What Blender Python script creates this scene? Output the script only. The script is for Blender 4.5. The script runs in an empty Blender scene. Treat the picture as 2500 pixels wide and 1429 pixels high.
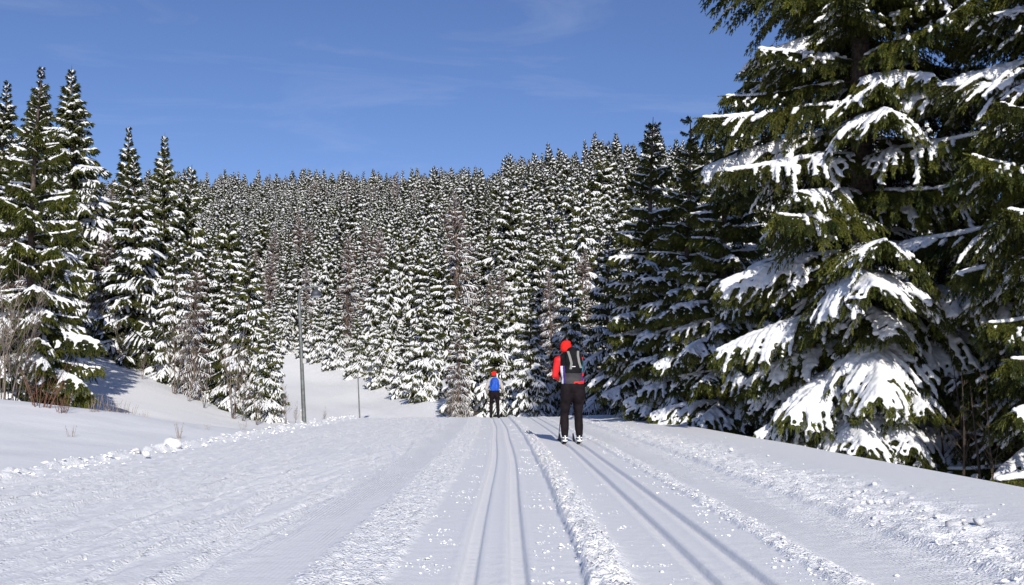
import bpy, math
import numpy as np
from mathutils import Vector, Matrix, Euler

R = math.radians
scene = bpy.context.scene
COL = scene.collection

# ------------------------------------------------------------------ camera, sky, sun, exposure
F_PX = 2430.0            # focal length in pixels of a 2500 px wide frame
HZ = 955.0               # row of the eye-level horizon in that frame
CAM_H = 0.88
cam_d = bpy.data.cameras.new('camera')
cam_d.sensor_width = 36.0
cam_d.lens = 36.0 * F_PX / 2500.0
cam_d.clip_start = 0.1
cam_d.clip_end = 6000.0
cam = bpy.data.objects.new('camera', cam_d)
COL.objects.link(cam)
cam.location = (0, 0, CAM_H)
cam.rotation_euler = (R(90) + math.atan((HZ - 714.5) / F_PX), 0, 0)
scene.camera = cam

SUN_EL, SUN_AZ = R(26.5), R(10.0)      # sun stands behind the camera, a little to the right
to_sun = Vector((math.sin(SUN_AZ) * math.cos(SUN_EL), -math.cos(SUN_AZ) * math.cos(SUN_EL), math.sin(SUN_EL)))
world = bpy.data.worlds.new('World')
scene.world = world
world.use_nodes = True
wn, wl = world.node_tree.nodes, world.node_tree.links
wn.clear()
w_out = wn.new('ShaderNodeOutputWorld')
w_bg = wn.new('ShaderNodeBackground')
w_sky = wn.new('ShaderNodeTexSky')
w_sky.sky_type = 'NISHITA'
w_sky.sun_disc = False
w_sky.sun_elevation = SUN_EL
w_sky.sun_rotation = math.atan2(to_sun.x, to_sun.y)
w_sky.altitude = 600
w_sky.air_density = 1.0
w_sky.dust_density = 0.5
w_sky.ozone_density = 3.0
w_bg.inputs['Strength'].default_value = 0.106
# faint cirrus streaks over the whole sky
w_tc = wn.new('ShaderNodeTexCoord')
w_map = wn.new('ShaderNodeMapping')
w_map.inputs['Scale'].default_value = (1.6, 1.6, 11.0)
w_map.inputs['Rotation'].default_value = (0.10, 0.06, 0.4)
w_map.inputs['Location'].default_value = (0.9, 0.3, 1.15)
w_n1 = wn.new('ShaderNodeTexNoise')
w_n1.inputs['Scale'].default_value = 2.2
w_n1.inputs['Detail'].default_value = 10
w_n1.inputs['Roughness'].default_value = 0.6
w_n1.inputs['Distortion'].default_value = 1.1
w_r1 = wn.new('ShaderNodeMapRange')
w_r1.inputs['From Min'].default_value = 0.52
w_r1.inputs['From Max'].default_value = 0.80
w_r1.inputs['To Max'].default_value = 0.14
w_mix = wn.new('ShaderNodeMix')
w_mix.data_type = 'RGBA'
w_mix.inputs['B'].default_value = (6.2, 6.8, 8.0, 1)
w_tint = wn.new('ShaderNodeMix')
w_tint.data_type = 'RGBA'
w_tint.blend_type = 'MULTIPLY'
w_tint.inputs['Factor'].default_value = 1.0
w_tint.inputs['B'].default_value = (0.75, 0.79, 1.03, 1)
wl.new(w_tc.outputs['Generated'], w_map.inputs['Vector'])
wl.new(w_map.outputs['Vector'], w_n1.inputs['Vector'])
wl.new(w_n1.outputs['Fac'], w_r1.inputs['Value'])
wl.new(w_r1.outputs['Result'], w_mix.inputs['Factor'])
wl.new(w_sky.outputs['Color'], w_tint.inputs['A'])
wl.new(w_tint.outputs['Result'], w_mix.inputs['A'])
wl.new(w_mix.outputs['Result'], w_bg.inputs['Color'])
wl.new(w_bg.outputs['Background'], w_out.inputs['Surface'])

sun_d = bpy.data.lights.new('sun', 'SUN')
sun_d.energy = 5.0
sun_d.angle = R(0.53)
sun_d.color = (1.0, 0.945, 0.86)
sun = bpy.data.objects.new('sun', sun_d)
COL.objects.link(sun)
sun.rotation_euler = to_sun.to_track_quat('Z', 'Y').to_euler()
scene.view_settings.view_transform = 'Standard'
scene.view_settings.look = 'None'
scene.view_settings.gamma = 1.0
scene.view_settings.use_curve_mapping = False
scene.view_settings.exposure = 0.0
scene.cycles.max_bounces = 6
scene.cycles.diffuse_bounces = 3


# ------------------------------------------------------------------ helpers: noise, meshes, materials, objects
def _hash(ix, iy, seed):
    h = (ix.astype(np.int64) * 374761393 + iy.astype(np.int64) * 668265263 + seed * 1274126177) & 0xFFFFFFFF
    h = ((h ^ (h >> 13)) * 1274126177) & 0xFFFFFFFF
    h = h ^ (h >> 16)
    return (h & 0xFFFFFF).astype(np.float64) / 0xFFFFFF


def vnoise(x, y, seed=0):
    x = np.asarray(x, float); y = np.asarray(y, float)
    ix, iy = np.floor(x), np.floor(y)
    fx, fy = x - ix, y - iy
    fx = fx * fx * fx * (fx * (fx * 6 - 15) + 10); fy = fy * fy * fy * (fy * (fy * 6 - 15) + 10)
    a = _hash(ix, iy, seed); b = _hash(ix + 1, iy, seed)
    c = _hash(ix, iy + 1, seed); d = _hash(ix + 1, iy + 1, seed)
    return (a * (1 - fx) + b * fx) * (1 - fy) + (c * (1 - fx) + d * fx) * fy * 1.0


def fbm(x, y, oct=4, seed=0, gain=0.5):
    s = 0; a = 1.0; t = 0
    for k in range(oct):
        s = s + a * vnoise(x * 2 ** k + 17.3 * k, y * 2 ** k - 9.1 * k, seed + k)
        t += a; a *= gain
    return s / t


def sstep(a, b, x):
    t = np.clip((np.asarray(x, float) - a) / (b - a), 0, 1)
    return t * t * (3 - 2 * t)


def raw_mesh(name, V, T, mats, smooth=False, matidx=None, attrs=None):
    """mesh from a vertex array and an (n,3) or (n,4) index array"""
    V = np.ascontiguousarray(V, np.float32); T = np.ascontiguousarray(T, np.int32)
    me = bpy.data.meshes.new(name)
    k = T.shape[1]
    me.vertices.add(len(V)); me.vertices.foreach_set('co', V.ravel())
    me.loops.add(T.size); me.loops.foreach_set('vertex_index', T.ravel())
    me.polygons.add(len(T))
    me.polygons.foreach_set('loop_start', np.arange(0, T.size, k, dtype=np.int32))
    me.polygons.foreach_set('use_smooth', np.full(len(T), bool(smooth)))
    if matidx is not None:
        me.polygons.foreach_set('material_index', np.asarray(matidx, np.int32))
    for m in (mats if isinstance(mats, (list, tuple)) else [mats]):
        me.materials.append(m)
    if attrs:
        for an, av in attrs.items():
            at = me.attributes.new(an, 'FLOAT', 'POINT')
            at.data.foreach_set('value', np.ascontiguousarray(av, np.float32))
    me.update(calc_edges=True)
    return me


def link(name, me, parent=None, mat=None):
    o = bpy.data.objects.new(name, me)
    COL.objects.link(o)
    if parent is not None:
        o.parent = parent
    return o


def tag(o, label=None, cat=None, group=None, kind=None):
    if label: o['label'] = label
    if cat: o['category'] = cat
    if group: o['group'] = group
    if kind: o['kind'] = kind
    return o


def empty(name, loc, rz=0.0, label=None, cat=None, group=None, scale=1.0):
    o = bpy.data.objects.new(name, None)
    o.empty_display_size = 0.2
    COL.objects.link(o)
    o.location = loc
    o.rotation_euler = (0, 0, rz)
    o.scale = (scale,) * 3
    return tag(o, label, cat, group)


class Acc:
    def __init__(self):
        self.V = []; self.T = []; self.n = 0

    def add(self, v, t):
        if len(v) == 0: return
        self.V.append(np.asarray(v, float)); self.T.append(np.asarray(t, np.int64) + self.n); self.n += len(v)

    def get(self):
        if not self.V: return np.zeros((0, 3)), np.zeros((0, 3), int)
        return np.concatenate(self.V), np.concatenate(self.T)


def norm(v):
    return v / np.maximum(np.linalg.norm(v, axis=-1, keepdims=True), 1e-9)


def tube(P, rad, n=6, flat=1.0, cap=True):
    """tapered tube along a polyline, flattened in z by flat; triangles"""
    P = np.asarray(P, float); rad = np.broadcast_to(np.asarray(rad, float), (len(P),))
    T = np.gradient(P, axis=0); T = norm(T)
    up = np.array([0.0, 0, 1.0])
    if abs(T[:, 2]).mean() > 0.8: up = np.array([0.0, 1.0, 0.0])
    S = norm(np.cross(T, up)); U = np.cross(S, T)
    a = np.arange(n) * 2 * math.pi / n
    ring = (np.cos(a)[None, :, None] * S[:, None, :] + np.sin(a)[None, :, None] * U[:, None, :] * flat) * rad[:, None, None] + P[:, None, :]
    V = ring.reshape(-1, 3)
    m = len(P)
    i = np.arange(m - 1)[:, None] * n; j = np.arange(n)[None, :]; k = (j + 1) % n
    q = np.stack([i + j, i + k, i + n + k, i + n + j], -1).reshape(-1, 4)
    t = np.concatenate([q[:, [0, 1, 2]], q[:, [0, 2, 3]]])
    if cap:
        c0, c1 = len(V), len(V) + 1
        V = np.concatenate([V, P[:1], P[-1:]])
        j = np.arange(n); k = (j + 1) % n
        t = np.concatenate([t, np.stack([k, j, np.full(n, c0)], 1), np.stack([j + (m - 1) * n, k + (m - 1) * n, np.full(n, c1)], 1)])
    return V, t


def ico_base(sub=1):
    import bmesh
    bm = bmesh.new(); bmesh.ops.create_icosphere(bm, subdivisions=sub, radius=1.0)
    bm.verts.ensure_lookup_table()
    V = np.array([v.co[:] for v in bm.verts]); T = np.array([[v.index for v in f.verts] for f in bm.faces])
    bm.free()
    return V, T


ICO1, ICO2 = ico_base(1), ico_base(2)


def blobs(C, S, ico=ICO1):
    """many ellipsoids: centres C (n,3), radii S (n,3)"""
    V0, T0 = ico
    C = np.asarray(C, float); S = np.asarray(S, float)
    if S.ndim == 1: S = np.repeat(S[:, None], 3, 1)
    V = (V0[None] * S[:, None, :] + C[:, None, :]).reshape(-1, 3)
    T = (T0[None] + (np.arange(len(C)) * len(V0))[:, None, None]).reshape(-1, 3)
    return V, T


def box(x0, x1, y0, y1, z0, z1):
    V = np.array([[x, y, z] for z in (z0, z1) for y in (y0, y1) for x in (x0, x1)], float)
    q = np.array([[0, 2, 3, 1], [4, 5, 7, 6], [0, 1, 5, 4], [2, 6, 7, 3], [0, 4, 6, 2], [1, 3, 7, 5]])
    return V, np.concatenate([q[:, [0, 1, 2]], q[:, [0, 2, 3]]])


def fused(V, T, voxel, name, mats, smooth_it=2, bevel=None):
    """voxel-fuse overlapping closed shapes into one smooth skin"""
    me = raw_mesh('tmp', V, T, [])
    o = bpy.data.objects.new('tmp', me); COL.objects.link(o)
    m = o.modifiers.new('r', 'REMESH'); m.mode = 'VOXEL'; m.voxel_size = voxel; m.use_smooth_shade = True
    if smooth_it:
        s = o.modifiers.new('s', 'SMOOTH'); s.factor = 0.5; s.iterations = smooth_it
    dg = bpy.context.evaluated_depsgraph_get()
    res = bpy.data.meshes.new_from_object(o.evaluated_get(dg))
    bpy.data.objects.remove(o); bpy.data.meshes.remove(me)
    res.name = name
    res.materials.clear()
    for mm in (mats if isinstance(mats, (list, tuple)) else [mats]): res.materials.append(mm)
    return res


def new_mat(name, base=(0.8, 0.8, 0.8), rough=0.6, metal=0.0, spec=0.3):
    m = bpy.data.materials.new(name); m.use_nodes = True
    b = m.node_tree.nodes['Principled BSDF']
    b.inputs['Base Color'].default_value = (*base, 1)
    b.inputs['Roughness'].default_value = rough
    b.inputs['Metallic'].default_value = metal
    b.inputs['Specular IOR Level'].default_value = spec
    return m


def vary(m, c1, c2, scale=8.0, detail=3, coord='Object', per_object=0.0, bump=0.0, bscale=None, lo=0.35, hi=0.65):
    """two-tone noise colour and a little relief"""
    nt = m.node_tree; n, l = nt.nodes, nt.links
    b = n['Principled BSDF']
    tc = n.new('ShaderNodeTexCoord')
    no = n.new('ShaderNodeTexNoise'); no.inputs['Scale'].default_value = scale; no.inputs['Detail'].default_value = detail
    l.new(tc.outputs[coord], no.inputs['Vector'])
    mr = n.new('ShaderNodeMapRange'); mr.inputs['From Min'].default_value = lo; mr.inputs['From Max'].default_value = hi
    l.new(no.outputs['Fac'], mr.inputs['Value'])
    mx = n.new('ShaderNodeMix'); mx.data_type = 'RGBA'
    mx.inputs['A'].default_value = (*c1, 1); mx.inputs['B'].default_value = (*c2, 1)
    l.new(mr.outputs['Result'], mx.inputs['Factor'])
    out = mx.outputs['Result']
    if per_object:
        oi = n.new('ShaderNodeObjectInfo')
        hs = n.new('ShaderNodeHueSaturation')
        m2 = n.new('ShaderNodeMapRange'); m2.inputs['To Min'].default_value = 1 - per_object; m2.inputs['To Max'].default_value = 1 + per_object
        l.new(oi.outputs['Random'], m2.inputs['Value']); l.new(m2.outputs['Result'], hs.inputs['Value'])
        l.new(out, hs.inputs['Color']); out = hs.outputs['Color']
    l.new(out, b.inputs['Base Color'])
    if bump:
        n2 = n.new('ShaderNodeTexNoise'); n2.inputs['Scale'].default_value = bscale or scale * 6; n2.inputs['Detail'].default_value = 4
        l.new(tc.outputs[coord], n2.inputs['Vector'])
        bp = n.new('ShaderNodeBump'); bp.inputs['Strength'].default_value = 1.0; bp.inputs['Distance'].default_value = bump
        l.new(n2.outputs['Fac'], bp.inputs['Height']); l.new(bp.outputs['Normal'], b.inputs['Normal'])
    return m


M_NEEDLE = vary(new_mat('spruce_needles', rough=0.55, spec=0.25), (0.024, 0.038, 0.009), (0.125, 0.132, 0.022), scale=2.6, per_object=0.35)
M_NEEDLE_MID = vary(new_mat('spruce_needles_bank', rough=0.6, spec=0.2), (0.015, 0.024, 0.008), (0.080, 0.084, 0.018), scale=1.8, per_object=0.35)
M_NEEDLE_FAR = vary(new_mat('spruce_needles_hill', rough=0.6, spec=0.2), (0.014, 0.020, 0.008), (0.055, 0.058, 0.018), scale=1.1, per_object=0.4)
M_TWIG = vary(new_mat('spruce_twigs', rough=0.8), (0.035, 0.026, 0.02), (0.08, 0.06, 0.045), scale=14)
M_BARK = vary(new_mat('spruce_bark', rough=0.9), (0.045, 0.034, 0.027), (0.13, 0.10, 0.08), scale=18, bump=0.012, bscale=60)
M_BROWN = vary(new_mat('bare_brown_twigs', rough=0.85), (0.07, 0.05, 0.04), (0.17, 0.125, 0.10), scale=6, per_object=0.25)
M_GREYTWIG = vary(new_mat('bare_grey_twigs', rough=0.85), (0.09, 0.075, 0.06), (0.24, 0.20, 0.165), scale=9, per_object=0.25)
M_REDTWIG = vary(new_mat('bare_red_twigs', rough=0.85), (0.10, 0.045, 0.03), (0.20, 0.11, 0.07), scale=9)
M_STRAW = vary(new_mat('dry_stalks', rough=0.9), (0.16, 0.12, 0.08), (0.34, 0.27, 0.19), scale=12)
M_SNOW = vary(new_mat('tree_snow', rough=0.65, spec=0.2), (0.73, 0.74, 0.76), (0.82, 0.825, 0.835), scale=5, bump=0.012, bscale=26)


def ground_snow():
    m = new_mat('trail_snow', (0.82, 0.835, 0.87), 0.6, spec=0.25)
    nt = m.node_tree; n, l = nt.nodes, nt.links
    b = n['Principled BSDF']
    tc = n.new('ShaderNodeTexCoord')
    def attr(a):
        x = n.new('ShaderNodeAttribute'); x.attribute_name = a; return x.outputs['Fac']
    def math_(op, a, bb):
        x = n.new('ShaderNodeMath'); x.operation = op
        for i, v in enumerate((a, bb)):
            if isinstance(v, (int, float)): x.inputs[i].default_value = v
            else: l.new(v, x.inputs[i])
        return x.outputs[0]
    def noise(scale, det, sc=(1, 1, 1)):
        mp = n.new('ShaderNodeMapping'); mp.inputs['Scale'].default_value = sc
        l.new(tc.outputs['Object'], mp.inputs['Vector'])
        x = n.new('ShaderNodeTexNoise'); x.inputs['Scale'].default_value = scale; x.inputs['Detail'].default_value = det
        l.new(mp.outputs['Vector'], x.inputs['Vector']); return x.outputs['Fac']
    u, rough, cord = attr('u'), attr('rough'), attr('cord')
    grain = noise(55, 5)
    fine = noise(9, 4)
    rib = math_('SINE', math_('MULTIPLY', u, 2 * math.pi / 0.026), 0.0)
    h = math_('MULTIPLY', grain, math_('ADD', math_('MULTIPLY', rough, 0.020), 0.0035))
    h = math_('ADD', h, math_('MULTIPLY', fine, 0.006))
    h = math_('ADD', h, math_('MULTIPLY', math_('MULTIPLY', rib, 0.0016), cord))
    bp = n.new('ShaderNodeBump'); bp.inputs['Strength'].default_value = 1.0; bp.inputs['Distance'].default_value = 1.0
    l.new(h, bp.inputs['Height']); l.new(bp.outputs['Normal'], b.inputs['Normal'])
    # packed, icier snow in the smooth parts; loose bright crystals in the rough ones
    mx = n.new('ShaderNodeMix'); mx.data_type = 'RGBA'
    mx.inputs['A'].default_value = (0.76, 0.766, 0.778, 1); mx.inputs['B'].default_value = (0.90, 0.905, 0.91, 1)
    l.new(math_('MINIMUM', math_('ADD', rough, math_('MULTIPLY', fine, 0.3)), 1.0), mx.inputs['Factor'])
    l.new(mx.outputs['Result'], b.inputs['Base Color'])
    return m


M_GROUND = ground_snow()

# ------------------------------------------------------------------ terrain
def px_ground(px, py):
    """where the level of the trail lies under a pixel of the 2500 px frame"""
    D = CAM_H * F_PX / (py - HZ)
    return (px - 1250.0) / F_PX * D, D


def px_at(px, py, D):
    return (px - 1250.0) / F_PX * D, D, CAM_H - (py - HZ) / F_PX * D


CTRL = [
    # trail
    (0, -60, 0.2), (0, -20, 0), (-5, -20, 0), (4, -20, 0), (0, 5, 0), (-5, 5, 0), (4, 5, 0), (0, 15, 0), (-5, 15, 0), (4.2, 15, 0),
    (0, 25, 0), (-4.6, 25, 0), (4.0, 25, 0), (0, 33, 0), (-3.5, 33, 0), (3.5, 33, 0.02),
    (-1, 38, -0.30), (3, 38, -0.22), (-4.5, 38, -0.42), (-2, 44, -0.8), (3, 44, -0.6),
    # right of the trail
    (5.6, 6, -0.55), (5.6, 14, -0.55), (5.6, 24, -0.45), (5.6, 32, -0.35), (7.5, 12, -1.0), (8, 20, -1.0), (9, 28, -0.8), (7, 36, -0.5),
    (14, 10, -1.2), (15, 25, -1.2), (14, 40, -0.2), (30, 10, -0.5), (30, 40, 1.5), (24, 60, 4),
    # left bank
    (-6.2, 5, -0.05), (-6.4, 10, 0.03), (-7.8, 12, 0.18), (-10, 14, 0.42), (-14, 14, 0.65), (-10.3, 20, 0.74), (-7.4, 19, 0.40), (-5.9, 23, -0.02),
    (-6.0, 18, 0.10), (-10.5, 24.5, 0.30), (-8.4, 25, 0.05), (-14, 22, 1.0),
    (-6.7, 29, -0.28), (-7.4, 36, -0.5), (-11.5, 33, 1.0), (-8.8, 31, 0.2), (-15.6, 36, 2.55), (-13.5, 30, 1.25), (-20, 30, 2.2), (-24, 40, 3.6), (-20, 48, 3.2),
    (-30, 20, 2.5), (-30, 0, 1.2), (-14, 0, 0.4),
    (-11, 42, 0.1), (-9, 44, -0.7), (-16, 56, 0.6),
    # side trail
    (-11, 50, -0.75), (-7.3, 48, -0.85), (-3.5, 50, -0.5), (-7.8, 65, 0.34), (-12.8, 80, 1.87), (-19.6, 85, 2.3), (-20, 72, 1.1), (-30, 92, 3.3),
    # wooded hill
    (0, 48, -0.7), (6, 48, -0.3), (1, 60, 2.2), (12, 60, 3.0), (0, 80, 7.0), (-8, 90, 5.5), (-20, 105, 7.5), (-34, 110, 6.5), (12, 100, 14.5), (-10, 130, 16),
    (12, 150, 27.5), (-6, 150, 23.5), (-25, 150, 19), (-52, 150, 16), (-20, 190, 30), (-52, 230, 39.5), (-25, 230, 39), (-90, 230, 39), (-70, 180, 25),
    (5, 200, 34.5), (30, 150, 26.5), (60, 150, 27), (40, 100, 15), (60, 220, 31), (-55, 300, 40), (-100, 300, 40), (0, 300, 38), (60, 320, 34), (-150, 200, 28), (-120, 100, 12), (120, 120, 26), (120, 20, 6), (-120, 20, 8),
    (-60, 60, 6), (60, -60, 2), (-60, -60, 3), (0, 420, 38), (150, 400, 38), (-200, 400, 36),
]
CT = np.array(CTRL, float)


def _tps_fit(P):
    n = len(P)
    d = np.hypot(P[:, None, 0] - P[None, :, 0], P[:, None, 1] - P[None, :, 1])
    K = np.where(d > 0, d * d * np.log(np.maximum(d, 1e-9)), 0)
    A = np.zeros((n + 3, n + 3)); A[:n, :n] = K + np.eye(n) * 0.4
    A[:n, n] = 1; A[:n, n + 1:] = P[:, :2]; A[n, :n] = 1; A[n + 1:, :n] = P[:, :2].T
    return np.linalg.solve(A, np.concatenate([P[:, 2], np.zeros(3)]))


W_TPS = _tps_fit(CT)


def tps(x, y):
    x = np.clip(x, -190, 190); y = np.clip(y, -60, 420)
    sh = x.shape; x = x.ravel(); y = y.ravel()
    z = W_TPS[-3] + W_TPS[-2] * x + W_TPS[-1] * y
    for i in range(len(CT)):
        d2 = (x - CT[i, 0]) ** 2 + (y - CT[i, 1]) ** 2
        z = z + W_TPS[i] * 0.5 * d2 * np.log(np.maximum(d2, 1e-12))
    return z.reshape(sh)


def c_of(y):
    """sideways drift of the trail's own axis"""
    t = np.clip(np.asarray(y, float), 5, 40) - 5
    return -0.09 - 0.00058 * t * t


def base_z(x, y):
    x = np.asarray(x, float); y = np.asarray(y, float)
    zt = tps(x, y)
    u = x - c_of(y)
    w = sstep(-5.9, -4.9, u) * (1 - sstep(4.35, 5.1, u)) * (1 - sstep(32.5, 36.5, y))
    zt = np.where((y < 36) & (u > -6) & (u < 5.2), np.minimum(zt, 0.15), zt)
    return zt * (1 - w)


def right_pair(y):
    return 1.13 + 0.004 * (np.clip(y, 5, 36) - 5)


def groove(u, c, w=0.075, d=0.045):
    """one pressed ski track: flat floor, sloping walls, a thin rib"""
    a = np.abs(u - c)
    return -d * (1 - sstep(w * 0.40, w * 0.66, a)) + 0.004 * np.exp(-((a - w * 0.95) / 0.02) ** 2)


rngG = np.random.default_rng(5)
N_LINES = 240
LINES = np.stack([rngG.uniform(-5.0, -1.3, N_LINES), rngG.uniform(4, 34, N_LINES), rngG.uniform(-0.22, 0.16, N_LINES), rngG.uniform(0.024, 0.05, N_LINES),
                  rngG.uniform(1.5, 6, N_LINES), rngG.uniform(0.006, 0.019, N_LINES)], 1)


def trail_detail(u, y):
    """relief of the groomed surface, plus the roughness and corduroy masks"""
    fade = 1 - sstep(33, 40, y)
    mean = 0.03 * np.sin(y * 0.55 + 0.6) * 0.35
    z = np.zeros_like(u)
    for c in (-0.1225, 0.1225):
        z += groove(u - mean, c, 0.078, 0.036)
    rp = right_pair(y)
    for c in (-0.1225, 0.1225):
        z += groove(u, rp + c, 0.076, 0.036)
    # loose ridge between the two pairs
    wob = 0.035 * (fbm(y * 0.9, y * 0 + 3, 3, 11) - 0.5)
    wl = 0.02 * (fbm(y * 6, y * 0 + 8, 3, 12) - 0.5)
    rid = sstep(0.425 + wl, 0.455 + wl, u + wob) * (1 - sstep(0.58, 0.72, u + wob))
    lump = fbm(u * 22, y * 13, 4, 21)
    z += rid * (0.042 + 0.085 * (lump - 0.42))
    # strip of crumbs at the right of the right pair
    edge = 0.06 * (fbm(y * 3, y * 0 + 1, 3, 31) - 0.5)
    s2 = sstep(1.54, 1.60, u + edge) * (1 - sstep(1.68, 1.78, u + edge))
    z += s2 * (0.010 + 0.045 * (fbm(u * 24, y * 15, 3, 41) - 0.4))
    # strip of crumbs at the left of the left pair
    e3 = 0.05 * (fbm(y * 4, y * 0 + 5, 3, 51) - 0.5)
    s3 = sstep(-0.96, -0.86, u + e3) * (1 - sstep(-0.52, -0.46, u + e3))
    z += s3 * (0.010 + 0.034 * (fbm(u * 30, y * 22, 3, 61) - 0.4))
    # skated snow on the left
    sk = sstep(-5.0, -4.6, u) * (1 - sstep(-1.5, -1.1, u))
    st = fbm((u + 0.05 * y) * 17, y * 0.8, 3, 71) + 0.7 * fbm((u - 0.09 * y) * 20, y * 0.7 + 7, 3, 75)
    z += sk * 0.020 * (st - 0.85)
    z += sk * 0.010 * (fbm(u * 20, y * 9, 3, 77) - 0.5)
    for a, y0, sl, w, ln, dp in LINES:
        m = np.abs(y - y0) < ln
        if not m.any(): continue
        uu = u[m] - (a + sl * (y[m] - y0) + 0.03 * (y[m] - y0) ** 2 * np.sign(sl) * 0.2)
        e = np.exp(-(uu / w) ** 2)
        z[m] += sk[m] * (-dp * e + 0.5 * dp * np.exp(-((uu - 2.0 * w) / w) ** 2)) * (1 - (np.abs(y[m] - y0) / ln) ** 2)
    # rough shoulder on the right
    wr = 0.10 * (fbm(y * 0.5, y * 0 + 2, 3, 81) - 0.5)
    s4 = sstep(1.95, 2.25, u) * (1 - sstep(2.42, 2.5, u + wr))
    z += s4 * 0.016 * (fbm(u * 12, y * 16, 3, 85) - 0.5)
    stepu = sstep(2.36, 2.47, u + wr + 0.05 * (fbm(u * 5, y * 7, 3, 88) - 0.5))
    s5 = stepu * (1 - sstep(2.9, 3.5, u + 0.5 * (fbm(y * 0.8, u, 3, 87) - 0.5)))
    z += stepu * 0.035 + s5 * 0.075 * (fbm(u * 11, y * 9, 4, 86) - 0.45)
    z += sstep(3.0, 3.6, u) * (1 - sstep(4.2, 5, u)) * 0.05
    # plough berm along the left edge
    bw = 0.16 * (fbm(y * 0.6, y * 0 + 4, 3, 91) - 0.5)
    bm_ = np.exp(-((u + 5.02 + bw - 0.012 * np.clip(y - 16, 0, 20)) / 0.15) ** 2)
    z += bm_ * (0.045 + 0.17 * (fbm(u * 7, y * 4.5, 4, 95) - 0.38))
    rough = np.clip(rid + 0.8 * s2 + 0.75 * s3 + 0.5 * s4 + 0.85 * s5 + 0.7 * bm_ + sk * (0.10 + 0.34 * sstep(0.42, 0.60, fbm((u + 0.05 * y) * 4, y * 0.8, 3, 97)) + 0.45 * sstep(0.50, 0.62, fbm((u + 0.07 * y) * 13, y * 0.55, 3, 103)) + 0.3 * sstep(0.55, 0.66, fbm((u - 0.08 * y) * 16, y * 0.5, 3, 107))), 0, 1) * fade
    cord = (sstep(-1.5, -1.3, u) * (1 - sstep(-1.0, -0.9, u)) + sstep(1.72, 1.8, u) * (1 - sstep(2.15, 2.4, u)) + 0.25 * sk * sstep(0.5, 0.6, fbm(u * 2, y * 0.4, 2, 99))) * fade * (0.35 + 0.9 * sstep(0.35, 0.6, fbm(u * 5, y * 0.8, 3, 101)))
    return z * fade, rough, cord


def ground_z(x, y):
    """height with the trail's relief (used to stand things on the snow)"""
    x = np.atleast_1d(np.asarray(x, float)); y = np.atleast_1d(np.asarray(y, float))
    z = base_z(x, y)
    u = x - c_of(y)
    on = (u > -6) & (u < 5.4) & (y > 0) & (y < 40)
    if on.any():
        d = trail_detail(u, y)[0]
        z = z + np.where(on, d, 0)
    return z if len(z) > 1 else float(z[0])


def run(a, b, step):
    return list(np.arange(a, b - 1e-6, step))


def geo(a, b, s0, g):
    out = [a]; s = s0
    while out[-1] < b:
        out.append(out[-1] + s); s *= g
    return out


ucols = run(-5.5, -1.6, 0.022) + run(-1.6, -0.34, 0.020) + run(-0.34, 0.30, 0.009) + run(0.30, 0.80, 0.014) + run(0.80, 0.92, 0.03) + run(0.92, 1.52, 0.009) \
    + run(1.52, 1.85, 0.016) + run(1.85, 3.4, 0.026) + run(3.4, 5.2, 0.06)
ucols = np.array(sorted([-v for v in geo(5.5, 1900, 0.10, 1.075)][1:] + ucols + geo(5.2, 1900, 0.10, 1.085)))
yrows = [-1500, -700, -300, -150, -80, -50, -30, -20, -14, -10, -7, -5, -3, -1.5, 0, 1.2, 2.2, 3.0] + list(np.geomspace(3.9, 37, 385)) + list(np.geomspace(37.4, 250, 120)) + list(np.geomspace(256, 2600, 26))
yrows = np.array(yrows)
UU, YY = np.meshgrid(ucols, yrows)
XX = UU + c_of(YY)
ZZ = base_z(XX, YY)
on = (UU > -6.2) & (UU < 5.6) & (YY > 0.5) & (YY < 41)
RO = np.zeros_like(ZZ); CO = np.zeros_like(ZZ)
dz, ro, co = trail_detail(UU[on], YY[on])
ZZ[on] += dz; RO[on] = ro; CO[on] = co
# loose grains: every grid point of the churned snow stands a little proud or low
_g = np.random.default_rng(3).normal(0, 1, ZZ.shape)
_sm = sstep(-0.46, -0.40, UU) * (1 - sstep(1.50, 1.56, UU)) * (1 - RO)
ZZ += np.where(on, _g * np.clip(0.0009 * YY, 0, 0.009) * (0.05 + 0.72 * RO + 0.30 * sstep(0.45, 0.62, fbm((UU + 0.05 * YY) * 3.5, YY * 0.55, 4, 111))) * (1 - 0.88 * _sm) * (1 - sstep(3.0, 3.5, UU)) * sstep(-5.4, -5.1, UU), 0)
# soft drifts away from the trail
off = 1 - sstep(-6.2, -5.2, UU) * (1 - sstep(4.2, 5.4, UU)) * (1 - sstep(33, 40, YY))
ZZ += off * (0.16 * (fbm(XX * 0.35, YY * 0.35, 3, 3) - 0.5) + 0.03 * (fbm(XX * 1.6, YY * 1.6, 3, 7) - 0.5)) * sstep(4.0, 7.0, np.abs(UU) + 3 * sstep(36, 44, YY))
# a gentle roll along the trail so that the sheet is not a dead plane
ZZ += (1 - off) * 0.012 * (fbm(XX * 0.5, YY * 0.3, 2, 9) - 0.5)
# side trail: its axis from the dip up to the left
SIDE = np.array([(-2.0, 42), (-3.8, 50), (-8.0, 60), (-13.5, 72), (-21, 83), (-33, 92)], float)


def side_dist(x, y):
    best = np.full(np.shape(x), 1e9); sgn = np.zeros(np.shape(x))
    for (a, b) in zip(SIDE[:-1], SIDE[1:]):
        d = b - a; L2 = d @ d
        t = np.clip(((x - a[0]) * d[0] + (y - a[1]) * d[1]) / L2, 0, 1)
        ex, ey = x - a[0] - t * d[0], y - a[1] - t * d[1]
        dd = np.hypot(ex, ey); s = np.sign(d[0] * ey - d[1] * ex)
        m = dd < best
        best = np.where(m, dd, best); sgn = np.where(m, s, sgn)
    return best * sgn


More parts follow.
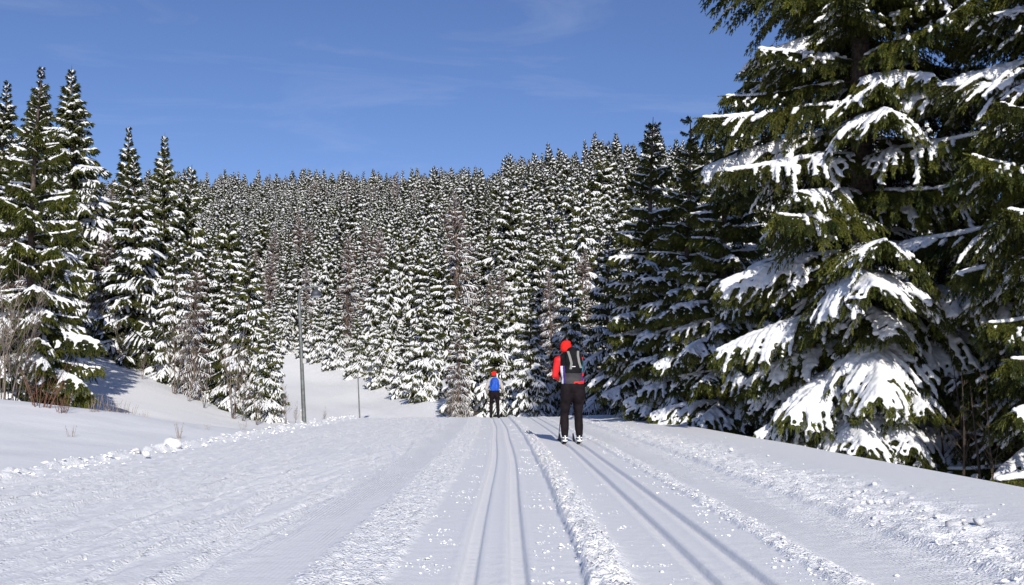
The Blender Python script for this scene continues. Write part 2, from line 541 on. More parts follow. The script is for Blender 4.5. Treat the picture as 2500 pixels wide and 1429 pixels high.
SD = side_dist(XX, YY)
sidem = (np.abs(SD) < 5.2)
ZZ += np.where(sidem, 0.10 * np.exp(-((SD - 1.2) / 0.45) ** 2) - 0.10 * np.exp(-((SD - 2.6) / 0.5) ** 2) + 0.10 * np.exp(-((SD + 1.6) / 0.45) ** 2) - 0.08 * np.exp(-((SD + 3.0) / 0.5) ** 2) + 0.05 * (fbm(XX * 2.5, YY * 1.2, 3, 121) - 0.5), 0)
RO = np.maximum(RO, np.where(sidem, 0.35, 0))

nr, nc = ZZ.shape
idx = np.arange(nr * nc).reshape(nr, nc)
Q = np.stack([idx[:-1, :-1], idx[:-1, 1:], idx[1:, 1:], idx[1:, :-1]], -1)
uc = (UU[:-1, :-1] + UU[:-1, 1:]) / 2; yc = (YY[:-1, :-1] + YY[1:, :-1]) / 2
main_f = (uc > -5.2) & (uc < 4.5) & (yc > -30) & (yc < 44)
side_f = (np.abs(side_dist((XX[:-1, :-1] + XX[1:, 1:]) / 2, yc)) < 5.2) & ~main_f & (yc > 40)
VALL = np.stack([XX, YY, ZZ], -1).reshape(-1, 3)


def sheet(name, mask, label):
    q = Q[mask]
    used, inv = np.unique(q, return_inverse=True)
    me = raw_mesh(name, VALL[used], inv.reshape(-1, 4), M_GROUND, True,
                  attrs={'u': UU.ravel()[used], 'rough': RO.ravel()[used], 'cord': CO.ravel()[used]})
    o = link(name, me)
    return tag(o, label, kind='structure')


sheet('ski_trail', main_f, 'groomed white ski trail with two pairs of pressed tracks')
sheet('side_trail', side_f, 'groomed snow trail climbing the slope behind the lamp posts')
sheet('snow_ground', ~(main_f | side_f), 'smooth white snow cover on banks and hillside')


def gz(x, y):
    return float(base_z(np.array([x]), np.array([y]))[0])
# ------------------------------------------------------------------ spruce boughs
def shoot_tris(P0, D, Ln, rng, K=4, nl=0.036, nw=0.02, per=3, sag=0.15, stem=0.006):
    """needle-clad shoots: K stations of `per` slim needle tufts on each shoot"""
    n = len(P0)
    D = norm(D)
    A = norm(np.cross(D, rng.normal(size=(n, 3)))); B = np.cross(D, A)
    Vs, nt = [], 0
    def pt(t):
        p = P0 + D * (Ln * t)[:, None]; p[:, 2] -= sag * Ln * t * t
        return p
    for k in range(K):
        p = pt(np.full(n, (k + 0.35) / K))
        for j in range(per):
            ph = 2 * math.pi * j / per + k * 1.1 + rng.uniform(-0.5, 0.5, n)
            o = np.cos(ph)[:, None] * A + np.sin(ph)[:, None] * B
            s = np.cross(o, D)
            l = nl * rng.uniform(0.75, 1.25, n)[:, None]
            tip = p + (D * 0.85 + o * 0.75) * l
            b = p - D * l * 0.3
            Vs.append(np.stack([b + s * nw / 2, b - s * nw / 2, tip], 1))
    e = pt(np.ones(n)); e2 = e + D * nl * 0.8
    Vs.append(np.stack([P0 + A * stem, P0 - A * stem, e2], 1))
    Vs.append(np.stack([e - D * nl + B * nw * 0.6, e - D * nl - B * nw * 0.6, e2], 1))
    V = np.concatenate(Vs).reshape(-1, 3)
    return V, np.arange(len(V)).reshape(-1, 3)


def bough_skeleton(L, rng, droop, dens, extra=0.0):
    """main axis and drooping side twigs of one bough that grows along +x"""
    s = np.linspace(0, 1, 22)
    a, b, c = droop
    main = np.stack([L * s * (1 - 0.06 * s), L * 0.05 * np.sin(s * 3 + rng.uniform(0, 6)) * s, L * (a * s + b * s ** 2 + c * s ** 3)], 1)
    sec = []
    n2 = max(4, int(L * dens))
    for i in range(n2):
        si = 0.10 + 0.88 * (i + rng.uniform(0, 0.7)) / n2
        shape = min(1.0, (si + 0.04) / 0.34) * (1 - si) ** 0.62 * 1.15 + 0.07
        j = min(20, int(si * 21)); f = si * 21 - j
        p = main[j] * (1 - f) + main[j + 1] * f
        tan = norm(main[j + 1] - main[j])
        for sd in (-1, 1):
            l2 = L * 0.44 * shape * rng.uniform(0.65, 1.15)
            if l2 < 0.06: continue
            ang = R(66 - 32 * si + rng.uniform(-9, 9))
            d = tan * math.cos(ang) + np.array([-tan[1], tan[0], 0]) * sd * math.sin(ang)
            t = np.linspace(0, 1, 9)
            k1, k2 = rng.uniform(0.0, 0.2) + extra, rng.uniform(0.25, 0.6)
            P = p + d[None] * (l2 * t)[:, None] * (1 - 0.12 * t[:, None])
            P[:, 2] -= l2 * (k1 * t + k2 * t * t)
            sec.append((si, sd, l2, P))
    return main, sec


DROOPS = {'heavy': [(0.04, -0.42, 0.14), (0.07, -0.36, 0.12), (-0.02, -0.36, 0.14)],
          'mid': [(0.06, -0.36, 0.22), (0.10, -0.42, 0.24), (0.02, -0.26, 0.16)],
          'light': [(0.06, -0.36, 0.26), (0.12, -0.42, 0.30), (0.0, -0.30, 0.24)]}


def lerp_poly(P, t):
    x = np.clip(t, 0, 1) * (len(P) - 1); j = np.minimum(x.astype(int), len(P) - 2); f = (x - j)[:, None]
    return P[j] * (1 - f) + P[j + 1] * f


def hero_bough(L, typ, seed):
    rng = np.random.default_rng(seed)
    main, sec = bough_skeleton(L, rng, DROOPS[typ][seed % 3], 11.5)
    wood = Acc()
    r = 0.011 * L
    wood.add(*tube(main, np.linspace(r, 0.005, len(main)), 5))
    P0, D, Ln = [], [], []
    def hang(P, l2, sp, full):
        m = max(3, int(l2 / sp)); t = (np.arange(m) + rng.uniform(0.1, 0.9, m)) / m
        p = lerp_poly(P, t); tn = norm(lerp_poly(np.gradient(P, axis=0), t))
        side = norm(np.cross(tn, [0, 0, 1.0]))
        # curtains that hang
        d = np.stack([rng.normal(0, 0.22, m), rng.normal(0, 0.22, m), np.full(m, -1.0)], 1) + tn * 0.35
        ln = rng.uniform(0.09, 0.30, m) * (1.0 - 0.45 * t) * full
        P0.append(p); D.append(d); Ln.append(ln)
        # flat forward twigs on both sides
        for sd in (-1, 1):
            d = tn * 0.9 + side * sd * rng.uniform(0.6, 1.1, m)[:, None] + np.array([0, 0, -0.25])
            P0.append(p); D.append(d); Ln.append(rng.uniform(0.06, 0.15, m) * (1 - 0.4 * t))
    for si, sd, l2, P in sec:
        wood.add(*tube(P[::2], np.linspace(0.006, 0.003, 5), 3, cap=False))
        hang(P, l2, 0.072, 1.0)
        P0.append(P[-1:]); D.append(norm(P[-1:] - P[-2:-1])); Ln.append(np.array([0.11]))
    hang(main[6:], L * 0.75, 0.05, 1.0)
    P0.append(main[-1:]); D.append(norm(main[-1:] - main[-2:-1])); Ln.append(np.array([0.16]))
    P0, D, Ln = np.concatenate(P0), np.concatenate(D), np.concatenate(Ln)
    V, T = shoot_tris(P0, D, Ln, rng, 4, 0.036, 0.021, 3)
    wv, wt = wood.get()
    me = raw_mesh('bough', np.concatenate([V, wv]), np.concatenate([T, wt + len(V)]), [M_NEEDLE, M_TWIG],
                  matidx=np.concatenate([np.zeros(len(T), int), np.ones(len(wt), int)]))
    # snow on top
    C, S = [], []
    amt = {'heavy': 0.66, 'mid': 0.50, 'light': 0.34}[typ]
    thick = {'heavy': 1.0, 'mid': 0.86, 'light': 0.74}[typ]
    off = rng.uniform(0, 50)
    def keep(si, t, sd):
        return vnoise(si * 9.0 + off, t * 3.4 + off + sd * 3, seed) * 0.75 + rng.uniform(0, 0.25, len(t)) < amt + 0.22 * (si - 0.45)
    for si, sd, l2, P in sec:
        m = max(3, int(l2 * 0.92 / 0.036)); t = np.linspace(0, 0.93, m)
        if rng.uniform() < 0.14: continue
        r0 = (0.024 + 0.040 * min(1, l2 / 0.8)) * thick * rng.uniform(0.7, 1.25)
        rr = r0 * (1 - 0.35 * t ** 2) * rng.uniform(0.8, 1.15, m)
        k = keep(np.full(m, si), t, sd)
        p = lerp_poly(P, t) + rng.normal(0, 0.006, (m, 3)); p[:, 2] += rr * 0.5 + 0.008
        C.append(p[k]); S.append(np.stack([rr, rr, rr * 0.9], 1)[k])
        if typ != 'light' and rng.uniform() < 0.5:      # fingers lying on the flat side twigs
            mm = max(2, int(l2 / 0.11)); tt = rng.uniform(0.25, 0.95, mm)
            q = lerp_poly(P, tt); tn = norm(lerp_poly(np.gradient(P, axis=0), tt)); sdv = norm(np.cross(tn, [0, 0, 1.0])) * rng.choice([-1, 1], mm)[:, None]
            kk = keep(np.full(mm, si), tt, sd)
            for w in (0.035, 0.07, 0.10):
                p = q + (tn * 0.8 + sdv * 0.8) * w; p[:, 2] -= w * 0.25 - 0.018
                rr2 = r0 * (0.85 - w * 4) * np.ones(mm)
                C.append(p[kk]); S.append(np.stack([rr2, rr2, rr2 * 0.75], 1)[kk])
    m = int(L / 0.04); t = np.linspace(0.06, 0.985, m)
    rr = (0.042 + 0.036 * np.sin(t * 2.6)) * thick * rng.uniform(0.8, 1.2, m) * min(1, 0.55 + L / 5)
    p = lerp_poly(main, t); p[:, 2] += rr * 0.5
    k = keep(t, t * 0 + 0.1, 0) | (vnoise(t * 4 + off, t * 0 + 3, seed + 5) < amt + 0.22)
    C.append(p[k]); S.append(np.stack([rr, rr, rr * 0.95], 1)[k])
    C, S = np.concatenate(C), np.concatenate(S)
    S = np.maximum(S, 0.018)
    sn = fused(*blobs(C, S), 0.026 if L < 2.4 else 0.030, 'snow', M_SNOW, 1)
    return me, sn


HERO = {}
_seed = 100
for L_, types in ((3.2, ('heavy', 'heavy', 'heavy', 'mid', 'mid', 'light')), (2.2, ('heavy', 'heavy', 'mid', 'mid', 'mid', 'light')), (1.35, ('heavy', 'mid', 'mid', 'light')), (0.75, ('mid', 'mid', 'light'))):
    for ty in types:
        HERO.setdefault((L_, ty), []).append(hero_bough(L_, ty, _seed)); _seed += 1


def trunk_mesh(H, r, seed, mat, lean=0.0, n=9):
    rng = np.random.default_rng(seed)
    z = np.linspace(-1.0, H, 16)
    x = 0.02 * H * np.sin(z / H * 3 + rng.uniform(0, 6)) * (z / H) + lean * z
    y = 0.02 * H * np.sin(z / H * 2.4 + rng.uniform(0, 6)) * (z / H)
    t = np.clip(z / H, 0, 1)
    V, T = tube(np.stack([x, y, z], 1), r * (1 - t) ** 0.8 + 0.008 + 0.35 * r * np.exp(-np.clip(z, 0, 9) / 0.3), n)
    return raw_mesh('trunk', V, T, mat, True), np.stack([x, y, z], 1)


def hero_tree(x, y, H, Rad, label, seed, group=None, snowy=0.6, low=0.35, z=None, heavy_below=0.0, power=0.8, whorl=0.40, rot=0.0):
    rng = np.random.default_rng(seed)
    zg = gz(x, y) - 0.05 if z is None else z
    root = empty('spruce_tree', (x, y, zg), 0, label, 'spruce tree', group)
    me, axis = trunk_mesh(H, 0.012 * H + 0.03, seed, M_BARK)
    link('trunk', me, root)
    h = low
    lens = sorted({k[0] for k in HERO})
    while h < H - 0.25:
        f = h / H
        Lw = Rad * (1 - f) ** power * min(1.0, 0.72 + h * 0.25)
        nb = (4 if heavy_below and h > 4.0 else 5) if Lw > 0.9 else 4
        a0 = rng.uniform(0, 6.28)
        for i in range(nb):
            az = a0 + i * 2 * math.pi / nb + rng.uniform(-0.3, 0.3)
            L = max(0.28, Lw * rng.uniform(0.74, 1.14))
            hl = h + rng.uniform(-0.16, 0.16)
            pr = snowy * (1.25 - 0.95 * f)
            if heavy_below: pr = 1.15 if hl < heavy_below else snowy
            rr = rng.uniform()
            ty = 'heavy' if rr < pr * 0.72 else ('mid' if rr < 0.50 + pr * 0.6 else 'light')
            l0 = min(lens, key=lambda q: abs(math.log(L / q)))
            opts = HERO.get((l0, ty)) or HERO[(l0, 'mid')]
            bm_, sn = opts[rng.integers(len(opts))]
            pitch = R(-6 + 40 * f ** 1.6 + rng.uniform(-8, 8))
            ax = [np.interp(hl, axis[:, 2], axis[:, k]) for k in (0, 1)]
            b = link('bough', bm_, root)
            sc = L / l0
            b.matrix_local = Matrix.Translation((ax[0], ax[1], hl)) @ Euler((rng.uniform(-0.12, 0.12), -pitch, az), 'XYZ').to_matrix().to_4x4() @ Matrix.Diagonal((sc, sc * rng.choice([-1, 1]), sc, 1))
            so = link('snow', sn, b)
            if ty == 'light': so['kind'] = 'stuff'
        h += whorl * rng.uniform(0.75, 1.2) * (1.0 if f < 0.75 else 0.7)
    return root


# ------------------------------------------------------------------ lighter spruces that share their meshes
def lod_bough(L, typ, seed, lod, brown=False):
    rng = np.random.default_rng(seed)
    dens = {1: 7.6, 2: 6.6}[lod]
    main, sec = bough_skeleton(L, rng, DROOPS[typ][seed % 3], dens, 0.25)
    P0, D, Ln = [], [], []
    sp = {1: 0.19, 2: 0.40}[lod]
    def hang(P, l2):
        m = max(2, int(l2 / sp)); t = (np.arange(m) + rng.uniform(0.1, 0.9, m)) / m
        p = lerp_poly(P, t); tn = norm(lerp_poly(np.gradient(P, axis=0), t)); side = norm(np.cross(tn, [0, 0, 1.0]))
        P0.append(p); D.append(np.stack([rng.normal(0, 0.25, m), rng.normal(0, 0.25, m), np.full(m, -1.0)], 1) + tn * 0.45); Ln.append(rng.uniform(0.14, 0.34, m) * (1 - 0.4 * t))
        for sd in (-1, 1):
            P0.append(p); D.append(tn + side * sd * rng.uniform(0.5, 1.0, m)[:, None] + np.array([0, 0, -0.25])); Ln.append(rng.uniform(0.12, 0.26, m) * (1 - 0.3 * t))
    for si, sd, l2, P in sec:
        hang(P, l2)
        P0.append(P[:1]); D.append(norm(P[-1:] - P[:1])); Ln.append(np.array([l2 * 1.08]))
    hang(main[4:], L * 0.8)
    P0, D, Ln = np.concatenate(P0), np.concatenate(D), np.concatenate(Ln)
    n = len(P0)
    A = norm(np.cross(norm(D), rng.normal(size=(n, 3))))
    w = {1: 0.033, 2: 0.055}[lod] * (0.35 if brown else 1.0)
    Dn = norm(D) * Ln[:, None]
    tip = P0 + Dn; tip[:, 2] -= 0.1 * Ln
    mid = P0 + Dn * 0.45
    if lod == 1:
        V = np.stack([P0, mid + A * w, tip, mid - A * w], 1).reshape(-1, 3)
        i = np.arange(n) * 4
        T = np.concatenate([np.stack([i, i + 1, i + 2], 1), np.stack([i, i + 2, i + 3], 1)])
        B = norm(np.cross(norm(D), A))
        V2 = np.stack([P0 + Dn * 0.1 + B * w, P0 + Dn * 0.1 - B * w, tip], 1).reshape(-1, 3)
        T = np.concatenate([T, np.arange(3 * n).reshape(-1, 3) + len(V)]); V = np.concatenate([V, V2])
    else:
        V = np.stack([P0 + A * w, P0 - A * w, tip], 1).reshape(-1, 3)
        T = np.arange(3 * n).reshape(-1, 3)
    fol = Acc(); fol.add(V, T); fol.add(*tube(main[::4], np.linspace(0.012 * L, 0.005, len(main[::4])), 3, cap=False))
    # snow
    sn = Acc()
    amt = {'heavy': 1.0, 'mid': 0.78, 'light': 0.42}[typ]; thick = {'heavy': 1.05, 'mid': 0.88, 'light': 0.66}[typ]
    if brown: thick *= 0.45
    big = {1: 1.1, 2: 1.3}[lod]
    for si, sd, l2, P in sec:
        if rng.uniform() > amt: continue
        t0, t1 = rng.uniform(0.0, 0.25), rng.uniform(0.72, 0.98)
        m = 3
        Pp = lerp_poly(P, np.linspace(t0, t1, m))
        r0 = (0.028 + 0.034 * min(1, l2 / 0.7)) * thick * big * rng.uniform(0.7, 1.3)
        Pp[:, 2] += r0 * 0.45; Pp += rng.normal(0, 0.012, Pp.shape)
        prof = np.array([0.45, 1.0, 0.95, 0.35]) if m == 4 else np.array([0.5, 1.0, 0.4])
        sn.add(*tube(Pp, r0 * prof * rng.uniform(0.8, 1.2, m), 5 if lod == 1 else 4, 0.75))
    m = 7 if lod == 1 else 4
    t = np.linspace(0.12 + rng.uniform(0, 0.2), rng.uniform(0.85, 0.99), m)
    rr = (0.05 + 0.03 * np.sin(t * 2.6)) * thick * big * rng.uniform(0.75, 1.25, m); rr[[0, -1]] *= 0.5
    Pm = lerp_poly(main, t); Pm[:, 2] += rr * 0.5
    sn.add(*tube(Pm, rr, 5 if lod == 1 else 4, 0.8))
    return fol.get(), sn.get()


PROTO = {}
def proto(lod, L, typ, k, brown):
    key = (lod, L, typ, k, brown)
    if key not in PROTO:
        PROTO[key] = lod_bough(L, typ, 500 + len(PROTO) * 7 + k, lod, brown)
    return PROTO[key]


def lod_tree(H, Rad, seed, lod, snowy=0.7, brown=False, low=0.3, power=0.8, whorl=0.42, spire=0.0):
    """three shared meshes: trunk, crown, snow"""
    rng = np.random.default_rng(seed)
    trunk, axis = trunk_mesh(H, 0.011 * H + 0.02, seed, M_BROWN if brown else M_BARK, n=6)
    fol, sn = Acc(), Acc()
    lens = (2.2, 1.5, 0.9, 0.5)
    h = low
    while h < H - 0.15:
        f = h / H
        g = (1 - f) ** power
        if spire: g *= 1 - spire * sstep(0.55, 0.75, f)
        Lw = Rad * g * min(1, 0.8 + 0.15 * h)
        nb = (5 if Lw > 0.8 else 4) if not brown else 4
        a0 = rng.uniform(0, 6.28)
        for i in range(nb):
            az = a0 + i * 2 * math.pi / nb + rng.uniform(-0.3, 0.3)
            L = max(0.22, Lw * rng.uniform(0.75, 1.15))
            rr = rng.uniform(); pr = snowy * (1.25 - 0.85 * f ** 1.5)
            ty = 'heavy' if rr < pr * 0.7 else ('mid' if rr < 0.3 + pr * 0.65 else 'light')
            l0 = min(lens, key=lambda q: abs(math.log(L / q)))
            (fv, ft), (sv, s_t) = proto(lod, l0, ty, int(rng.integers(3)), brown)
            pitch = R(-17 + 50 * f ** 1.7 + 32 * float(sstep(0.82, 1.0, f)) + rng.uniform(-10, 10))
            ax = [np.interp(h, axis[:, 2], axis[:, k]) for k in (0, 1)]
            sc = L / l0
            M = np.array(Euler((rng.uniform(-0.1, 0.1), -pitch, az), 'XYZ').to_matrix()) * sc
            off = np.array([ax[0], ax[1], h + rng.uniform(-0.14, 0.14)])
            fol.add(fv @ M.T + off, ft); sn.add(sv @ M.T + off, s_t)
        h += whorl * rng.uniform(0.75, 1.2) * (1.0 if f < 0.75 else 0.65)
    # leader
    tp = axis[-1]
    fol.add(*tube(np.array([tp - [0, 0, 0.5], tp + [0, 0, 0.12]]), np.array([0.03, 0.006]), 4))
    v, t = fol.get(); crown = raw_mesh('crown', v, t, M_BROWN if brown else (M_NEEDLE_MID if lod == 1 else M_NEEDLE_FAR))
    v, t = sn.get(); snow = raw_mesh('snow', v, t, M_SNOW, True)
    return trunk, crown, snow, H


def place_tree(var, x, y, H, label, group, rz, z=None, name='spruce_tree', cat='spruce tree', wide=1.0):
    trunk, crown, snow, H0 = var
    s = H / H0
    root = empty(name, (x, y, gz(x, y) - 0.06 if z is None else z), rz, label, cat, group)
    root.scale = (s * wide, s * wide, s)
    link('trunk', trunk, root)
    c = link('crown', crown, root)
    link('snow', snow, c)
    return root


NEAR = [lod_tree(9.0, 2.1, 900 + k, 1, sn_, power=pw, spire=sp_) for k, (sn_, pw, sp_) in enumerate([(0.9, 0.85, 0), (1.05, 0.8, 0), (0.6, 0.8, 0.2), (0.95, 0.9, 0.0), (0.35, 0.75, 0.2), (1.1, 0.8, 0)])]
TALL = [lod_tree(14.0, 3.2, 930 + k, 1, sn_, power=0.85, spire=sp_, whorl=0.38) for k, (sn_, sp_) in enumerate([(0.55, 0.12), (0.42, 0.2)])]
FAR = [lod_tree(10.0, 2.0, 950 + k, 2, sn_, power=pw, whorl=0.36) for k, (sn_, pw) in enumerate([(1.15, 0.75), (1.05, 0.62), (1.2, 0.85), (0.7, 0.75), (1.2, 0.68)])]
DEADN = lod_tree(8.0, 1.7, 990, 1, 0.9, brown=True, power=0.55, whorl=0.5)
DEAD = [lod_tree(10.0, 1.6, 980 + k, 2, 0.35, brown=True, power=0.6) for k in range(2)]

# ------------------------------------------------------------------ trees of the foreground
hero_tree(7.0, 20.0, 20.0, 3.65, 'huge dark spruce hung with thick snow pads, its lowest bough lying on the trail bank', 11, snowy=0.42, heavy_below=3.9, power=0.34, low=0.3, whorl=0.56)
hero_tree(10.1, 16.4, 17.0, 3.9, 'tall dark spruce with thin snow lines, standing beside the huge spruce above dead stems', 12, snowy=0.30, heavy_below=0.01, power=0.42, low=0.4, whorl=0.58)
hero_tree(5.1, 24.0, 8.2, 2.1, 'spruce with a bare spiky leader close behind the huge spruce', 13, snowy=1.2)
hero_tree(4.75, 27.0, 8.6, 2.0, 'slender snowy spruce in tree shade, second from the huge spruce along the trail', 14, snowy=1.2)
hero_tree(4.3, 30.5, 9.6, 2.2, 'dark spruce where the trail bank ends, right behind the skier in red', 15, snowy=1.15)
hero_tree(-11.6, 24.0, 8.0, 2.0, 'leaning-boughed spruce over the near snow bank, its shadow on the snow slope', 16, snowy=0.45, low=0.5)
# trees on the left bank: (pixel of the top, distance, mesh, label)
LEFT = [
    (168, 148, 38, TALL[0], 1.0, 'tallest bank spruce, with a thin dark top above the shaded snow slope'),
    (52, 146, 40, TALL[1], 0.95, 'tall dark bank spruce with trunk showing, beside the tallest one'),
    (148, 210, 43, TALL[0], 0.8, 'narrow spruce squeezed between the two tallest bank spruces'),
    (-25, 190, 34, TALL[1], 1.0, 'tall spruce on the bank, outermost of the tall group behind the thicket'),
    (294, 300, 47, TALL[1], 0.9, 'slim dark spruce top rising behind the snow-striped spruce'),
    (318, 378, 36, NEAR[2], 1.1, 'spruce with snow-striped boughs fanning above the shaded snow slope'),
    (388, 325, 42, TALL[0], 0.85, 'tousled dark-topped spruce behind the snow-striped spruce'),
    (455, 402, 43, NEAR[4], 0.95, 'pointed spruce at the downhill end of the row of tall bank spruces'),
    (425, 560, 35, NEAR[0], 1.0, 'olive green spruce right of the snow-striped spruce'),
    (500, 575, 37, NEAR[3], 1.0, 'snowy spruce behind the bare saplings of the left slope'),
    (545, 640, 33.5, NEAR[2], 1.0, 'low spruce with green skirts on the left slope'),
    (605, 600, 33, NEAR[5], 1.05, 'white snow-plastered spruce at the foot of the left slope, beside the lamp post'),
    (655, 760, 31.5, NEAR[1], 1.0, 'short snowy spruce at the dip before the tall lamp post'),
    (130, 400, 31, NEAR[0], 1.05, 'snowy spruce behind the leaning-boughed spruce'),
    (20, 330, 29, NEAR[1], 1.1, 'broad snowy spruce behind the bare saplings at the bank'),
    (235, 500, 40, NEAR[3], 1.0, 'snowy spruce half hidden above the shaded slope'),
    (-90, 250, 28, NEAR[3], 1.1, 'spruce on the bank mostly hidden behind the bare sapling thicket'),
    (250, 640, 38, NEAR[5], 0.9, 'low white spruce at the top of the shaded slope'),
    (360, 640, 38, NEAR[1], 1.0, 'dense snowy spruce filling the row behind the snow-striped spruce'),
    (560, 500, 48, NEAR[0], 0.9, 'spruce in the second row behind the left slope'),
]
for k, (px, py, D, var, wide, lab) in enumerate(LEFT):
    x, y, ztop = px_at(px, py, D)
    g = gz(x, y)
    place_tree(var, x, y, ztop - g + 0.1, lab, 'spruces on the left bank', k * 2.4 + 0.7, wide=wide * (1.25 if var in TALL else 1.12))

for k, (px, py, D, lab) in enumerate([(12, 470, 27, 'tall frosted bare tree rising out of the bare sapling thicket'), (62, 560, 26.5, 'thin frosted bare tree beside the leaning-boughed spruce'), (248, 560, 37, 'frosted bare tree in the gap above the shaded snow slope'), (478, 640, 33, 'frosted bare tree among the spruces of the left slope'), (1120, 800, 47, 'grey bare tree left of the blue-pack skier at the wood edge')]):
    x, y, ztop = px_at(px, py, D)
    place_tree(DEADN, x, y, ztop - gz(x, y), lab, 'frosted bare trees', k * 1.4, name='bare_tree', cat='bare tree')

# dark trees behind the two big ones on the right
RIGHT = [(9.8, 21, 9.5, NEAR[2]), (11.5, 17.5, 10, NEAR[0]), (8.2, 25.5, 8.5, NEAR[4]), (11.0, 26, 10, NEAR[3]), (7.0, 29.5, 8.2, NEAR[0]), (9.2, 32, 9.5, NEAR[2]), (6.4, 34, 9.0, NEAR[3]),
         (13.5, 22.5, 11, NEAR[4]), (5.4, 37.5, 9.0, NEAR[1]), (8.0, 38.5, 10, NEAR[0]), (12.5, 33, 10.5, NEAR[1]), (15, 28, 11, NEAR[2]), (4.0, 40.5, 7.8, NEAR[5]), (6.3, 43, 9.5, NEAR[3]), (10.5, 42, 10.5, NEAR[5]), (13.5, 13, 11, NEAR[3])]
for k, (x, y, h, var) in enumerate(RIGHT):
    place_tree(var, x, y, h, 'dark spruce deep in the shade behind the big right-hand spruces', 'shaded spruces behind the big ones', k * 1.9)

# ------------------------------------------------------------------ wooded hillside
rng = np.random.default_rng(77)
FRONT = [  # front row along the trails: pixel of the top, distance, mesh, label
    (1208, 690, 47, NEAR[3], 'sunlit olive and white spruce straight behind the skier with the blue pack'),
    (1130, 720, 49, NEAR[1], 'snowy spruce left of the sunlit one behind the blue-pack skier'),
    (1300, 715, 45, NEAR[5], 'white bushy spruce between the two skiers'),
    (1395, 640, 47, NEAR[0], 'snowy spruce behind the head of the skier in red'),
    (1040, 700, 58, NEAR[5], 'snowy spruce where the side trail dips behind the crest'),
    (930, 730, 71, NEAR[1], 'snowy spruce beside the side trail, right of the thin lamp post'),
    (820, 700, 86, NEAR[3], 'snow-clumped spruce at the top edge of the side trail'),
    (745, 735, 92, NEAR[2], 'olive green spruce at the top of the side trail, behind the tall lamp post'),
    (780, 715, 90, NEAR[5], 'white spruce between the olive green and the snow-clumped spruce atop the side trail'),
    (872, 745, 80, NEAR[3], 'snowy spruce on the side trail edge, behind the thin lamp post'),
    (690, 700, 95, NEAR[0], 'dark-skirted spruce at the top bend of the side trail'),
    (985, 760, 64, NEAR[3], 'middle-sized snowy spruce on the edge of the side trail'),
]
for k, (px, py, D, var, lab) in enumerate(FRONT):
    x, y, zt = px_at(px, py, D)
    place_tree(var, x, y, zt - gz(x, y) + 0.1, lab, 'front row of the hillside wood', k * 1.3 + 0.4, wide=1.05)
fpos = [px_at(a, b, c)[:2] for a, b, c, _, _ in FRONT] + [(r[0], r[1]) for r in RIGHT]

pts = []
sp = 2.75
yy = 44.0
row = 0
while yy < 262:
    xx = -0.60 * yy - 4 + (row % 2) * sp * 0.5
    while xx < 0.36 * yy + 6:
        pts.append((xx + rng.uniform(-1.15, 1.15), yy + rng.uniform(-1.1, 1.1)))
        xx += sp
    yy += sp * 0.87; row += 1
pts = np.array(pts)
sd = np.abs(side_dist(pts[:, 0], pts[:, 1]))
keep = (sd > 6.6) & (rng.uniform(0, 1, len(pts)) > 0.06)
keep &= ~((pts[:, 0] < -6) & (pts[:, 1] < 62) & (pts[:, 0] > -14))
keep &= ~((pts[:, 0] < -14) & (pts[:, 1] < 52))
keep &= ~((np.abs(pts[:, 0]) < 5) & (pts[:, 1] < 46.5))
keep &= ~((pts[:, 0] > 4) & (pts[:, 1] < 45))
for fx, fy in fpos:
    keep &= np.hypot(pts[:, 0] - fx, pts[:, 1] - fy) > 1.9
pts = pts[keep]
zg = base_z(pts[:, 0], pts[:, 1])
D = pts[:, 1]
Ht = 6.6 + 3.2 * sstep(48, 95, D) + rng.normal(0, 1.9, len(pts)) + 1.2 * (fbm(pts[:, 0] * 0.07, pts[:, 1] * 0.07, 2, 5) - 0.5) * 3
Ht = np.clip(Ht, 4.5, 13.5)
brownp = fbm(pts[:, 0] * 0.055, pts[:, 1] * 0.045, 2, 23)
brown = (brownp > 0.62) & (rng.uniform(0, 1, len(pts)) < 0.28)
pxx = 1250 + pts[:, 0] / D * F_PX
vis = (pxx > 430) & (pxx < 1800)
order = np.argsort(-np.where(vis, Ht / D, -1))
indiv = order[:286]
SRC = {}
GLAB = 'snow-covered spruce standing in the dense hillside wood'
for i in indiv:
    x, y = pts[i]
    if brown[i] and D[i] > 55:
        k = int(rng.integers(2)); var = DEAD[k]; key = len(FAR) + k
        lab, grp, nm, ct = 'brown leafless tree with snow-lined twigs in the hillside wood', 'bare brown trees of the hillside', 'bare_tree', 'bare tree'
    elif D[i] < 88:
        var = NEAR[[0, 1, 3, 5, 1, 5][int(rng.integers(6))]]; key = None
        lab, grp, nm, ct = GLAB, 'spruces of the hillside wood', 'spruce_tree', 'spruce tree'
    else:
        key = int(rng.integers(len(FAR))); var = FAR[key]
        lab, grp, nm, ct = GLAB, 'spruces of the hillside wood', 'spruce_tree', 'spruce tree'
    r_ = place_tree(var, x, y, Ht[i], lab, grp, rng.uniform(0, 6.28), zg[i] - 0.1, nm, ct, wide=rng.uniform(0.8, 1.25))
    r_.rotation_euler = (rng.normal(0, 0.025), rng.normal(0, 0.025), r_.rotation_euler[2])
    if key is not None and key not in SRC:
        tr = [c for c in r_.children]
        crown = [c for c in tr if c.name.startswith('crown')][0]
        SRC[key] = [[c for c in tr if c.name.startswith('trunk')][0], crown, crown.children[0]]
rest = np.setdiff1d(np.arange(len(pts)), indiv)
V = np.stack([pts[rest, 0], pts[rest, 1], zg[rest] - 0.1], 1)
me = bpy.data.meshes.new('spruce_forest')
me.vertices.add(len(V)); me.vertices.foreach_set('co', V.astype(np.float32).ravel())
keys = sorted(SRC)
spk = [k for k in keys if k < len(FAR)]; brk = [k for k in keys if k >= len(FAR)] or spk
vk = np.array([(brk[int(rng.integers(len(brk)))] if brown[i] else spk[int(rng.integers(len(spk)))]) for i in rest])
